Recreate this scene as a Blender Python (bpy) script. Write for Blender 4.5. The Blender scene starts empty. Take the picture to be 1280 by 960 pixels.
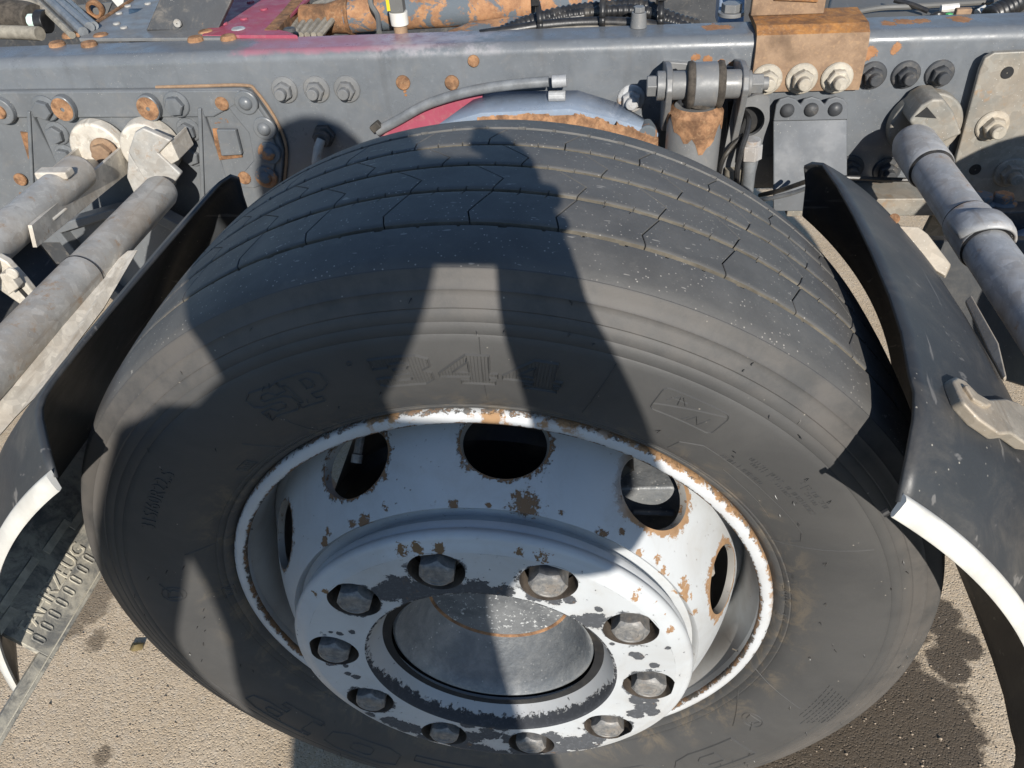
import bpy, bmesh, math, random
import numpy as np
from mathutils import Vector, Matrix, Euler
random.seed(7)
R = math.radians
S = bpy.context.scene
COL = S.collection
# ------------------------------------------------------------------ camera, sky, sun, exposure
# origin = centre of the truck wheel's outer rim flange, x along the truck, y into the truck, z up
CAM = Vector((0.1129, -0.509, 0.7623))
EUL = Euler((0.8721, 0.0600, 0.0986), 'XYZ')
FPX = 985.0
cd = bpy.data.cameras.new('camera'); cam = bpy.data.objects.new('camera', cd); COL.objects.link(cam)
cam.location = CAM; cam.rotation_euler = EUL
cd.sensor_width = 36; cd.lens = 36 * FPX / 1280; cd.clip_start = 0.02; cd.clip_end = 3000
S.camera = cam
MR = EUL.to_matrix()
GZ = -0.452                                            # ground level
LDIR = Vector((-0.2354, 0.8692, -0.4348)).normalized() # direction the sunlight travels
w = bpy.data.worlds.new('World'); S.world = w; w.use_nodes = True
nt = w.node_tree; bg = nt.nodes['Background']
sky = nt.nodes.new('ShaderNodeTexSky'); sky.sky_type = 'NISHITA'; sky.sun_disc = False
sky.sun_elevation = math.asin(-LDIR.z); sky.sun_rotation = math.atan2(-LDIR.x, -LDIR.y)
sky.air_density = 1.0; sky.dust_density = 0.1; sky.ozone_density = 3.0
nt.links.new(sky.outputs[0], bg.inputs[0]); bg.inputs[1].default_value = 0.095
sd = bpy.data.lights.new('sun', 'SUN'); sun = bpy.data.objects.new('sun', sd); COL.objects.link(sun)
sd.energy = 4.6; sd.angle = R(0.53); sd.color = (1.0, 0.945, 0.86)
sun.rotation_euler = LDIR.to_track_quat('-Z', 'Y').to_euler(); sun.location = (1, -4, 4)
S.view_settings.view_transform = 'Standard'; S.view_settings.look = 'None'
S.view_settings.exposure = 0.38; S.view_settings.gamma = 1.0; S.view_settings.use_curve_mapping = False

def ray(u, v): return (MR @ Vector(((u - 640) / FPX, -(v - 480) / FPX, -1))).normalized()
def at(u, v, y):  d = ray(u, v); return CAM + d * ((y - CAM.y) / d.y)
def atz(u, v, z): d = ray(u, v); return CAM + d * ((z - CAM.z) / d.z)
def atx(u, v, x): d = ray(u, v); return CAM + d * ((x - CAM.x) / d.x)

# ------------------------------------------------------------------ material helpers
class NT:
    def __init__(s, name):
        s.m = bpy.data.materials.new(name); s.m.use_nodes = True; s.t = s.m.node_tree
        s.b = s.t.nodes['Principled BSDF']; s._p = None
    def n(s, typ): return s.t.nodes.new(typ)
    def link(s, a, b): s.t.links.new(a, b)
    def put(s, sock, v):
        if hasattr(v, 'is_output') or isinstance(v, bpy.types.NodeSocket): s.link(v, sock)
        else:
            if hasattr(sock.default_value, '__len__') and not hasattr(v, '__len__'): v = (v,) * len(sock.default_value)
            if hasattr(sock.default_value, '__len__') and len(sock.default_value) == 4 and len(v) == 3: v = (*v, 1)
            sock.default_value = v
    def pos(s):
        if s._p is None: s._p = s.n('ShaderNodeNewGeometry')
        return s._p.outputs['Position']
    def noise(s, scale, detail=5, rough=.6, dist=0, vec=None, stretch=None, out='Fac'):
        n = s.n('ShaderNodeTexNoise'); v = vec or s.pos()
        if stretch:
            mp = s.n('ShaderNodeMapping'); mp.inputs['Scale'].default_value = stretch; s.link(v, mp.inputs['Vector']); v = mp.outputs[0]
        s.link(v, n.inputs['Vector'])
        n.inputs['Scale'].default_value = scale; n.inputs['Detail'].default_value = detail
        n.inputs['Roughness'].default_value = rough; n.inputs['Distortion'].default_value = dist
        return n.outputs[out]
    def voro(s, scale, feature='F1', vec=None, rnd=1):
        n = s.n('ShaderNodeTexVoronoi'); n.feature = feature; s.link(vec or s.pos(), n.inputs['Vector'])
        n.inputs['Scale'].default_value = scale; n.inputs['Randomness'].default_value = rnd
        return n.outputs['Distance']
    def math(s, op, a, b=0.0, clamp=False):
        n = s.n('ShaderNodeMath'); n.operation = op; n.use_clamp = clamp; s.put(n.inputs[0], a); s.put(n.inputs[1], b); return n.outputs[0]
    def ss(s, v, lo, hi):                       # smooth 0..1 between lo and hi
        n = s.n('ShaderNodeMapRange'); n.interpolation_type = 'SMOOTHSTEP'
        s.put(n.inputs['Value'], v); n.inputs['From Min'].default_value = lo; n.inputs['From Max'].default_value = hi
        return n.outputs[0]
    def mix(s, f, a, b):
        n = s.n('ShaderNodeMix'); n.data_type = 'RGBA'; s.put(n.inputs[0], f); s.put(n.inputs[6], a); s.put(n.inputs[7], b); return n.outputs[2]
    def mixf(s, f, a, b):
        n = s.n('ShaderNodeMix'); n.data_type = 'FLOAT'; s.put(n.inputs[0], f); s.put(n.inputs[2], a); s.put(n.inputs[3], b); return n.outputs[0]
    def bump(s, h, strength=.3, dist=.001):
        n = s.n('ShaderNodeBump'); n.inputs['Strength'].default_value = strength; n.inputs['Distance'].default_value = dist
        s.put(n.inputs['Height'], h)
        if s.b.inputs['Normal'].links: s.link(s.b.inputs['Normal'].links[0].from_socket, n.inputs['Normal'])
        s.link(n.outputs[0], s.b.inputs['Normal']); return n
    def blobs(s, pts, nscale=30, namp=.8):      # <0 inside: distance to nearest wear spot, edges roughened by noise
        nz = s.math('MULTIPLY', s.math('SUBTRACT', s.noise(nscale, 6, .7), .5), namp * 2); cur = None
        for (x, y, z, r) in pts:
            n = s.n('ShaderNodeVectorMath'); n.operation = 'DISTANCE'; s.link(s.pos(), n.inputs[0]); n.inputs[1].default_value = (x, y, z)
            d = s.math('DIVIDE', n.outputs['Value'], r); cur = d if cur is None else s.math('MINIMUM', cur, d)
        return s.math('ADD', s.math('SUBTRACT', cur, 1.0), nz)
    def sep(s):
        n = s.n('ShaderNodeSeparateXYZ'); s.link(s.pos(), n.inputs[0]); return n.outputs
    def radius(s):                              # distance from the wheel's axle line
        o = s.sep(); return s.math('SQRT', s.math('ADD', s.math('MULTIPLY', o[0], o[0]), s.math('MULTIPLY', o[2], o[2])))
    def fin(s, col, rough=.5, metal=0.0, spec=None):
        s.put(s.b.inputs['Base Color'], col); s.put(s.b.inputs['Roughness'], rough); s.put(s.b.inputs['Metallic'], metal)
        if spec is not None: s.b.inputs['Specular IOR Level'].default_value = spec
        return s.m
RUST, RUSTB, RUSTO = (.25, .125, .06), (.125, .07, .04), (.36, .18, .085)

def m_paint(name, col, rust=0.0, rough=.42, dust=.35, spots=None, spotr=RUSTO, spec=.5, grime=.5, red=False):
    k = NT(name)
    big = k.noise(9, 5, .6); fine = k.noise(160, 4, .6)
    c = k.mix(k.ss(big, .35, .7), col, tuple(x * .84 for x in col))
    c = k.mix(k.math('MULTIPLY', k.ss(k.noise(38, 7, .72, .6), .48, .72), dust), c, (.34, .29, .23))
    c = k.mix(k.math('MULTIPLY', k.ss(fine, .55, .8), .25), c, tuple(min(1, x * 1.7 + .03) for x in col))
    c = k.mix(k.math('MULTIPLY', k.ss(k.noise(55, 3, .5, stretch=(1, 1, .08)), .56, .75), .3 * grime), c, (.05, .045, .04))
    c = k.mix(k.math('MULTIPLY', k.ss(k.voro(210), .13, .04), k.ss(k.noise(13, 2), .5, .62)), c, (.55, .52, .46))
    r = k.mixf(k.ss(k.noise(28, 5), .35, .7), rough - .06, rough + .2)
    if red:                                             # old red paint showing through on the top flange, fading out to pink
        o = k.sep(); nz = k.math('MULTIPLY', k.math('SUBTRACT', k.noise(20, 6, .7), .5), .12); x_ = k.math('ADD', o[0], nz)
        m_ = k.math('MULTIPLY', k.math('MULTIPLY', k.ss(x_, -.475, -.44), k.ss(x_, -.06, -.30)), k.ss(k.math('ADD', o[2], k.math('MULTIPLY', nz, .12)), .3845, .3915))
        c = k.mix(m_, c, k.mix(k.noise(30, 5), (.30, .10, .14), (.30, .19, .22)))
        m_ = k.math('MULTIPLY', k.math('MULTIPLY', k.ss(x_, -.30, -.20), k.ss(x_, .0, -.10)), k.ss(o[2], .372, .385)); c = k.mix(k.math('MULTIPLY', m_, k.math('MULTIPLY', k.ss(k.noise(35, 6, .7), .4, .6), .5)), c, (.40, .37, .39))
    if rust > 0:
        rm = k.ss(k.noise(24, 8, .72, .4), .68 - rust * .3, .71 - rust * .3)
        rc = k.mix(k.noise(90, 4), RUSTB, RUSTO)
        c = k.mix(rm, c, rc); r = k.mixf(rm, r, .9); k.bump(rm, .5, .0012)
    if spots:
        rm = k.ss(k.blobs(spots, 85, 1.5), .08, -.08); rc = k.mix(k.ss(k.noise(70, 5, .7), .35, .65), (.26, .12, .05), spotr)
        c = k.mix(rm, c, rc); r = k.mixf(rm, r, .9); k.bump(rm, .5, .0012)
    k.bump(k.noise(420, 3, .5), .10, .0008); k.bump(big, .25, .004)
    return k.fin(c, r, 0, spec)

def m_rust(name, a=RUSTB, b=RUSTO, paint=None, amt=.5, bumpd=.0025):
    k = NT(name)
    c = k.mix(k.ss(k.noise(45, 8, .7, .3), .33, .68), a, b)
    c = k.mix(k.math('MULTIPLY', k.ss(k.noise(210, 4, .6), .5, .75), .5), c, (.42, .27, .15))
    c = k.mix(k.math('MULTIPLY', k.ss(k.noise(17, 5), .5, .72), .5), c, (.07, .045, .03))
    if paint: c = k.mix(k.ss(k.noise(16, 8, .7, .5), .5 - .02 + (amt - .5) * .4, .5 + .02 + (amt - .5) * .4), c, paint)
    k.bump(k.noise(70, 8, .7), .6, bumpd); return k.fin(c, .88, 0, .3)

def m_galv(name, col=(.33, .325, .30), rust=.25, dirt=.5):
    k = NT(name)
    sp = k.n('ShaderNodeTexVoronoi'); sp.inputs['Scale'].default_value = 75; k.link(k.pos(), sp.inputs['Vector'])
    c = k.mix(k.math('MULTIPLY', sp.outputs['Color'], 1), tuple(x * .75 for x in col), tuple(x * 1.2 for x in col))
    c = k.mix(k.math('MULTIPLY', k.ss(k.noise(20, 7, .72, .8), .4, .65), .7), c, tuple(x * .7 for x in col))
    c = k.mix(k.math('MULTIPLY', k.ss(k.noise(70, 7, .75), .55, .68), .45), c, tuple(min(.8, x * 1.35) for x in col))
    c = k.mix(k.math('MULTIPLY', k.ss(k.noise(60, 4, .6, stretch=(1, .06, 1)), .58, .70), .4), c, (.22, .17, .12))
    c = k.mix(k.math('MULTIPLY', k.ss(k.noise(11, 7, .7), .42, .68), dirt), c, (.37, .28, .19))
    c = k.mix(k.math('MULTIPLY', k.ss(k.noise(34, 8, .75), .60 - rust * .2, .74 - rust * .2), .7), c, (.33, .2, .1))
    c = k.mix(k.ss(k.voro(170), .12, .05), c, (.55, .53, .48))
    k.bump(k.noise(120, 6, .65), .35, .0012)
    return k.fin(c, k.mixf(k.noise(22, 4), .40, .68), .12, .5)

def m_plastic(name, col, rough=.5, scr=.5, dust=.3):
    k = NT(name)
    c = k.mix(k.noise(18, 5), tuple(x * .8 for x in col), tuple(x * 1.25 for x in col))
    c = k.mix(k.math('MULTIPLY', k.ss(k.noise(16, 8, .75, .6), .45, .72), dust), c, (.15, .135, .115))
    c = k.mix(k.math('MULTIPLY', k.ss(k.voro(105), .12, .03), k.ss(k.noise(21, 3), .5, .66)), c, (.42, .39, .33))
    sc = k.ss(k.noise(48, 3, .5, stretch=(1.6, .05, 1.6)), .66, .72); sc2 = k.ss(k.noise(36, 3, .5, stretch=(.12, 2.2, 2.2)), .68, .73)
    c = k.mix(k.math('MULTIPLY', k.math('MAXIMUM', sc, sc2), scr), c, (.22, .21, .2))
    k.bump(k.noise(300, 3), .12, .0008); k.bump(k.noise(25, 4), .2, .003)
    return k.fin(c, k.mixf(k.noise(30, 4), rough - .08, rough + .15), 0, .5)

def m_simple(name, col, rough=.5, metal=0, var=.3, nscale=40, bumps=.15, spec=.5):
    k = NT(name)
    c = k.mix(k.ss(k.noise(nscale, 6, .65), .3, .7), tuple(x * (1 - var) for x in col), tuple(min(1, x * (1 + var)) for x in col))
    c = k.mix(k.math('MULTIPLY', k.ss(k.noise(nscale * .4, 5), .5, .75), .3), c, (.2, .17, .13))
    k.bump(k.noise(nscale * 6, 3), bumps, .001)
    return k.fin(c, k.mixf(k.noise(nscale, 3), max(.05, rough - .1), min(1, rough + .12)), metal, spec)

# ------------------------------------------------------------------ mesh helpers
class B:
    def __init__(s): s.v = []; s.f = []; s.mi = []
    def add(s, vs, fs, m=0):
        o = len(s.v); s.v += [tuple(p) for p in vs]; s.f += [tuple(i + o for i in f) for f in fs]; s.mi += [m] * len(fs); return s
    def lathe(s, prof, n=96, m=0, a0=0, a1=2 * math.pi, c=(0, 0, 0), cap=False):        # prof: (r, y) about the Y axis
        full = abs(a1 - a0 - 2 * math.pi) < 1e-6; k = n if full else n + 1; P = len(prof)
        vs = [(c[0] + r * math.sin(a0 + (a1 - a0) * i / n), c[1] + y, c[2] + r * math.cos(a0 + (a1 - a0) * i / n)) for i in range(k) for (r, y) in prof]
        fs = [(i * P + j, ((i + 1) % k) * P + j, ((i + 1) % k) * P + j + 1, i * P + j + 1) for i in range(n if full else k - 1) for j in range(P - 1)]
        s.add(vs, fs, m)
        if cap and full: s.add([vs[i * P + P - 1] for i in range(k)], [tuple(range(k))], m)
        return s
    def cyl(s, p0, p1, r0, r1=None, n=16, m=0, cap=True, rot=0):
        r1 = r0 if r1 is None else r1; p0, p1 = Vector(p0), Vector(p1); d = (p1 - p0).normalized()
        a = d.orthogonal().normalized() if abs(d.y) < .99 else Vector((1, 0, 0)); b = d.cross(a)
        if abs(d.y) > .99: b = d.cross(a)
        vs = []
        for p, r in ((p0, r0), (p1, r1)):
            for i in range(n):
                t = rot + 2 * math.pi * i / n; vs.append(p + a * r * math.cos(t) + b * r * math.sin(t))
        fs = [(i, (i + 1) % n, n + (i + 1) % n, n + i) for i in range(n)]
        if cap: fs += [tuple(range(n)), tuple(range(n, 2 * n))]
        return s.add(vs, fs, m)
    def box(s, c, size, rot=None, m=0):
        c = Vector(c); vs = []
        for i in range(8):
            p = Vector(((i & 1) - .5, ((i >> 1) & 1) - .5, ((i >> 2) & 1) - .5)); p = Vector((p.x * size[0], p.y * size[1], p.z * size[2]))
            if rot is not None: p = rot @ p
            vs.append(c + p)
        return s.add(vs, [(0, 1, 3, 2), (4, 5, 7, 6), (0, 1, 5, 4), (2, 3, 7, 6), (0, 2, 6, 4), (1, 3, 7, 5)], m)
    def prism(s, poly, off, m=0):
        off = Vector(off); n = len(poly); vs = [Vector(p) for p in poly]; vs += [p + off for p in vs]
        return s.add(vs, [tuple(range(n)), tuple(range(n, 2 * n))] + [(i, (i + 1) % n, n + (i + 1) % n, n + i) for i in range(n)], m)
    def tube(s, path, r, n=12, m=0, cap=True):
        path = [Vector(p) for p in path]; k = len(path); vs = []; prev = None
        for i, p in enumerate(path):
            d = (path[min(i + 1, k - 1)] - path[max(i - 1, 0)]).normalized()
            a = d.orthogonal().normalized() if prev is None else (prev - d * prev.dot(d)).normalized(); prev = a; b = d.cross(a)
            rr = r(i / (k - 1)) if callable(r) else r
            vs += [p + a * rr * math.cos(2 * math.pi * j / n) + b * rr * math.sin(2 * math.pi * j / n) for j in range(n)]
        fs = [(i * n + j, i * n + (j + 1) % n, (i + 1) * n + (j + 1) % n, (i + 1) * n + j) for i in range(k - 1) for j in range(n)]
        if cap: fs += [tuple(range(n)), tuple(range((k - 1) * n, k * n))]
        return s.add(vs, fs, m)
    def build(s, name, mats, parent=None, sharp=32, bevel=0, loc=None, recalc=True, kind=None, solid=0):
        me = bpy.data.meshes.new(name)
        off = Vector((0, 0, 0))
        if parent is not None:
            q = parent
            while q is not None: off = off + q.location; q = q.parent
        if loc is not None: off = off + Vector(loc)
        me.from_pydata([(p[0] - off.x, p[1] - off.y, p[2] - off.z) for p in s.v], [], s.f)
        for m in (mats if isinstance(mats, (list, tuple)) else [mats]): me.materials.append(m)
        me.polygons.foreach_set('material_index', s.mi); me.polygons.foreach_set('use_smooth', [True] * len(s.f))
        if recalc:
            bm = bmesh.new(); bm.from_mesh(me); bmesh.ops.recalc_face_normals(bm, faces=bm.faces); bm.to_mesh(me); bm.free()
        me.set_sharp_from_angle(angle=R(sharp)); me.update()
        o = bpy.data.objects.new(name, me); COL.objects.link(o)
        if loc is not None: o.location = loc
        if parent is not None: o.parent = parent
        if solid: md = o.modifiers.new('thickness', 'SOLIDIFY'); md.thickness = solid; md.offset = 0
        if bevel: md = o.modifiers.new('bevel', 'BEVEL'); md.width = bevel; md.segments = 2; md.limit_method = 'ANGLE'; md.angle_limit = R(35); md.harden_normals = True
        if kind: o['kind'] = kind
        return o
def thing(name, label, cat, loc=(0, 0, 0), group=None):
    o = bpy.data.objects.new(name, None); COL.objects.link(o); o.location = loc; o['label'] = label; o['category'] = cat
    o.empty_display_size = .05
    if group: o['group'] = group
    return o
def tag(o, label, cat, group=None):
    o['label'] = label; o['category'] = cat
    if group: o['group'] = group
    return o
def copy(o, parent, loc, rot=None, name=None):
    c = o.copy(); COL.objects.link(c); c.parent = parent; c.location = loc
    if rot is not None: c.rotation_euler = rot
    for ch in o.children: copy(ch, c, ch.location)
    return c
def wloc(o):
    v = Vector((0, 0, 0))
    while o is not None: v = v + o.location; o = o.parent
    return v
def smooth(pts, n=10, closed=False):        # Catmull-Rom
    pts = [Vector(p) for p in pts]; k = len(pts); out = []
    for i in range(k - 1):
        p0, p1, p2, p3 = pts[max(i - 1, 0)], pts[i], pts[i + 1], pts[min(i + 2, k - 1)]
        for j in range(n):
            t = j / n; out.append(.5 * ((2 * p1) + (p2 - p0) * t + (2 * p0 - 5 * p1 + 4 * p2 - p3) * t * t + (3 * p1 - p0 - 3 * p2 + p3) * t ** 3))
    return out + [pts[-1]]

# ------------------------------------------------------------------ materials
GREY = (.155, .165, .175)
M = {}
M['frame'] = m_paint('frame_paint', (.175, .178, .18), .0, .4, .25, spec=.6)
M['fold'] = m_paint('bracket_paint', (.145, .155, .168), .0, .55, .05, spec=.3, grime=.2)
M['cast'] = m_paint('cast_paint', (.148, .158, .168), .02, .34, .12)
M['blue'] = m_paint('blue_grey_paint', (.27, .33, .42), .03, .30, .2)
M['red'] = m_paint('faded_red_paint', (.33, .065, .105), .0, .5, .4, grime=.2)
M['dark'] = m_paint('dark_steel_paint', (.05, .053, .058), .08, .5, .3)
M['black'] = m_simple('black_steel', (.012, .012, .013), .6, 0, .3)
M['rust'] = m_rust('rust')
M['rustplug'] = m_rust('bright_rust', (.13, .07, .04), (.42, .23, .12), bumpd=.003)
M['rustplate'] = m_rust('tan_rust', (.22, .145, .095), (.31, .21, .135), bumpd=.001)
M['rusttop'] = m_rust('orange_rust', (.17, .09, .05), (.42, .195, .06))
M['rustpaint'] = m_rust('rust_over_paint', (.24, .125, .07), (.42, .225, .115), paint=(.12, .14, .16), amt=.55)
M['galv'] = m_galv('galvanised_steel', (.43, .42, .395), .25, .4)
M['galvdark'] = m_galv('weathered_galvanised_steel', (.40, .41, .42), .2, .35)
M['galvplate'] = m_galv('dusty_galvanised_plate', (.27, .262, .235), .1, .35)
M['beige'] = m_galv('dusty_beige_steel', (.60, .56, .49), .10, .35)
M['strap'] = m_galv('sandy_strap_steel', (.40, .355, .29), .10, .4)
M['zinc'] = m_galv('dusty_zinc_nut', (.45, .41, .34), .1, .4)
M['guard'] = m_plastic('mudguard_plastic', (.036, .039, .043), .42, .5)
M['hose'] = m_simple('black_hose', (.022, .022, .023), .38, 0, .3, 60)
M['hosegrey'] = m_simple('grey_pipe', (.17, .18, .19), .4, 0, .25, 40)
M['wire'] = m_simple('dusty_wire', (.27, .245, .20), .7, 0, .25, 60)
M['rubber'] = m_simple('mount_rubber', (.06, .05, .04), .9, 0, .5, 90, .5)
M['white'] = m_simple('white_plastic_trim', (.60, .585, .54), .55, 0, .10, 30, .12)
M['sensor'] = m_simple('white_sensor_plastic', (.62, .60, .55), .5, 0, .1)
M['yellow'] = m_simple('yellow_plastic', (.72, .55, .02), .5, 0, .1)
M['green'] = m_simple('green_plastic', (.05, .28, .09), .5, 0, .2)
M['mint'] = m_simple('pale_mint_plastic', (.6, .74, .68), .5, 0, .1)
M['box'] = m_plastic('grey_cover', (.12, .12, .115), .55, .3, .5)
k = NT('nut_steel')                                     # dull phosphated wheel nuts with dried dirt
c = k.mix(k.ss(k.noise(130, 6, .7), .35, .7), (.15, .152, .155), (.30, .285, .265))
c = k.mix(k.math('MULTIPLY', k.ss(k.noise(60, 5, .7), .5, .7), .6), c, (.30, .25, .2)); k.bump(k.noise(260, 5), .35, .001)
M['nut'] = k.fin(c, .55, .2, .5)
k = NT('hub_casting')
c = k.mix(k.ss(k.noise(30, 7, .7, .3), .35, .7), (.16, .172, .184), (.27, .275, .275))
c = k.mix(k.math('MULTIPLY', k.ss(k.voro(150), .2, .06), k.ss(k.noise(26, 3), .45, .6)), c, (.5, .5, .48))
k.bump(k.noise(50, 7, .7), .5, .003); k.bump(k.noise(160, 5, .7), .45, .0015); M['hub'] = k.fin(c, k.mixf(k.noise(40, 4), .35, .6), .2, .5)
# ---- tyre rubber
def m_rubber(name, a, b, dust, spk):
    k = NT(name)
    c = k.mix(k.ss(k.noise(14, 6, .65, .4), .3, .7), a, b)
    c = k.mix(k.math('MULTIPLY', k.ss(k.noise(60, 6, .7), .5, .75), .35), c, dust)
    sp = k.math('MULTIPLY', k.ss(k.voro(215), .19, .08), k.ss(k.noise(33, 3), .38, .6))
    c = k.mix(k.math('MULTIPLY', sp, spk), c, (.40, .37, .33))
    sp2 = k.math('MULTIPLY', k.ss(k.noise(120, 2, .5, stretch=(.35, 1.5, 1.5)), .70, .74), spk)
    c = k.mix(k.math('MULTIPLY', sp2, .7), c, (.33, .31, .28))
    k.bump(k.noise(500, 3), .22, .0007); k.bump(k.noise(90, 5), .15, .0015)
    return k.fin(c, k.mixf(k.noise(45, 5), .5, .72), 0, .45)
M['tread'] = m_rubber('tread_rubber', (.080, .078, .075), (.110, .107, .102), (.150, .142, .130), .85)
k = NT('sidewall_rubber')
rad = k.radius()
c = k.mix(k.ss(k.noise(9, 6, .65, .5), .3, .7), (.055, .0545, .054), (.073, .0712, .069))
c = k.mix(k.math('MULTIPLY', k.ss(k.noise(26, 7, .75, .8), .47, .66), k.ss(rad, .352, .312)), c, (.13, .108, .082))
bw = k.math('MULTIPLY', k.ss(rad, .405, .43), k.ss(k.noise(20, 6, .7), .3, .62))
c = k.mix(k.math('MULTIPLY', bw, .65), c, (.118, .107, .097))
c = k.mix(k.ss(rad, .452, .459), c, (.056, .058, .062))
c = k.mix(k.math('MULTIPLY', k.ss(k.voro(90), .09, .03), k.ss(k.noise(30, 2), .52, .6)), c, (.3, .27, .23))
k.bump(k.noise(500, 3), .15, .0006); k.bump(k.noise(60, 5), .15, .0015)
M['side'] = k.fin(c, k.mixf(k.noise(40, 5), .52, .7), 0, .42)
M['groove'] = m_simple('dusty_groove_rubber', (.125, .112, .09), .9, 0, .3, 50, .4, .2)
# ---- chipped white wheel paint
def P(u, v, y): p = at(u, v, y); return (p.x, p.y, p.z)
YF = -0.0736
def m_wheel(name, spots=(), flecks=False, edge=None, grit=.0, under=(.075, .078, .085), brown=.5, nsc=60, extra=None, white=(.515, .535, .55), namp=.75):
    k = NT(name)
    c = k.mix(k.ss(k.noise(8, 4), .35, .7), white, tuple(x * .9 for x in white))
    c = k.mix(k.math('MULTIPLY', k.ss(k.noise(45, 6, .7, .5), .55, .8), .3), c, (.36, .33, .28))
    rough = k.mixf(k.noise(25, 4), .33, .5)
    film = k.math('MULTIPLY', k.ss(k.noise(15, 7, .7, .6), .42, .78), .28); c = k.mix(film, c, (.30, .255, .20))
    masks = []
    if spots:
        if flecks: d_ = k.math('MULTIPLY', k.math('SUBTRACT', k.math('ADD', k.math('MULTIPLY', k.blobs(spots, 40, .3), .24), .555), k.noise(175, 7, .74)), 9)
        else: d_ = k.math('ADD', k.blobs(spots, nsc, namp), k.math('MULTIPLY', k.math('SUBTRACT', k.noise(nsc * 3.1, 4, .7), .5), .8))
        masks.append(k.ss(d_, .02, -.02)); c = k.mix(k.math('MULTIPLY', k.ss(d_, .8, .0), .22 * brown + .06), c, (.36, .26, .17))
    if grit: masks.append(k.math('MULTIPLY', k.ss(k.noise(170, 5, .65), .70 - grit, .715 - grit), k.ss(k.noise(19, 3), .48, .58)))
    if edge: masks.append(edge(k))
    if masks:
        mk = masks[0]
        for q in masks[1:]: mk = k.math('MAXIMUM', mk, q)
        rc = k.mix(k.ss(k.noise(40, 5, .7), .62 - brown * .3, .72 - brown * .3), under, (.20, .115, .06))
        rc = k.mix(k.math('MULTIPLY', k.ss(k.noise(230, 4, .7), .5, .68), .5), rc, tuple(x * 1.9 + .02 for x in under))
        c = k.mix(mk, c, rc); rough = k.mixf(mk, rough, .8)
        k.bump(k.math('SUBTRACT', 1.0, mk), 1.0, .0012)
    if extra: c, rough = extra(k, c, rough)
    k.bump(k.noise(380, 3), .08, .0006); k.bump(k.noise(30, 3), .12, .002)
    return k.fin(c, rough, 0, .5)
# ------------------------------------------------------------------ the wheel
def ray_rev(u, v, rf):                                   # where a sight line meets a surface of revolution r = rf(y)
    d = ray(u, v); best = None; pf = None
    for i in range(1200):
        t = .3 + i * .001; p = CAM + d * t; q = math.hypot(p.x, p.z) - rf(p.y)
        if pf is not None and pf * q <= 0 and -.08 < p.y < .12: return (p.x, p.y, p.z)
        pf = q
    return None
def cone(y): return .216 + (y + .045) * (.270 - .216) / .105
def CN(u, v, r):
    p = ray_rev(u, v, cone); return (*p, r) if p else (9, 9, 9, r)
def RF(u, v, r): p = at(u, v, YF); return (p.x, p.y, p.z, r)
wheel = thing('truck_wheel', 'white chipped steel truck wheel with worn ribbed black tyre in the centre', 'wheel', (0, 0, 0))

# profile of the tyre from the rim flange out to the shoulder, and on over the crown
SIDE = [(.2965, .010), (.3005, .004), (.3035, -.0005), (.3065, -.0035), (.3085, -.0038), (.3095, -.0030), (.3115, -.0062), (.3135, -.0080),
        (.3148, -.0078), (.3160, -.0098), (.325, -.0150), (.340, -.0215), (.355, -.0260), (.370, -.0290), (.385, -.0303), (.398, -.0300),
        (.4038, -.0293), (.4050, -.0285), (.4062, -.0290), (.4138, -.0274), (.4150, -.0265), (.4162, -.0268), (.4238, -.0243), (.4250, -.0233),
        (.4262, -.0237), (.434, -.0205), (.4375, -.0187), (.4395, -.0190), (.441, -.0175), (.448, -.0148), (.4545, -.0122), (.4572, -.0108)]
def side_y(r):
    for (a, b), (c_, d) in zip(SIDE, SIDE[1:]):
        if a <= r <= c_: return b + (d - b) * (r - a) / (c_ - a)
    return SIDE[-1][1] if r > .45 else SIDE[0][1]
def crown(y):
    yc = abs(y - .127); return .4705 - .0045 * (yc / .10) ** 2 - max(0, (yc - .100) / .038) ** 2 * .0062
GR = [.034, .085, .131, .176, .219]                       # groove centres
GW = [.0064, .0054, .0050, .0046, .0036]
prof = list(SIDE[:-1]) + [(.4558, -.0085)]
y = -.004
prof += [(crown(yy) - .0085, yy) for yy in np.linspace(.0, .254, 28)]
prof += [(.4558, .2625)] + [(r, .254 - yy) for (r, yy) in reversed(SIDE[:-1])]
b = B(); b.lathe(prof, 240)
mi = []
P_ = len(prof)
for i in range(240):
    for j in range(P_ - 1): mi.append(1 if 31 <= j <= 59 else 0)
b.mi = mi
def flat(bb):                                             # the tyre sags a little where it stands
    bb.v = [(x, y, max(z, GZ + .0006)) for (x, y, z) in bb.v]
flat(b)
tyre = b.build('tyre', [M['side'], M['groove']], wheel, sharp=40)

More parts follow.
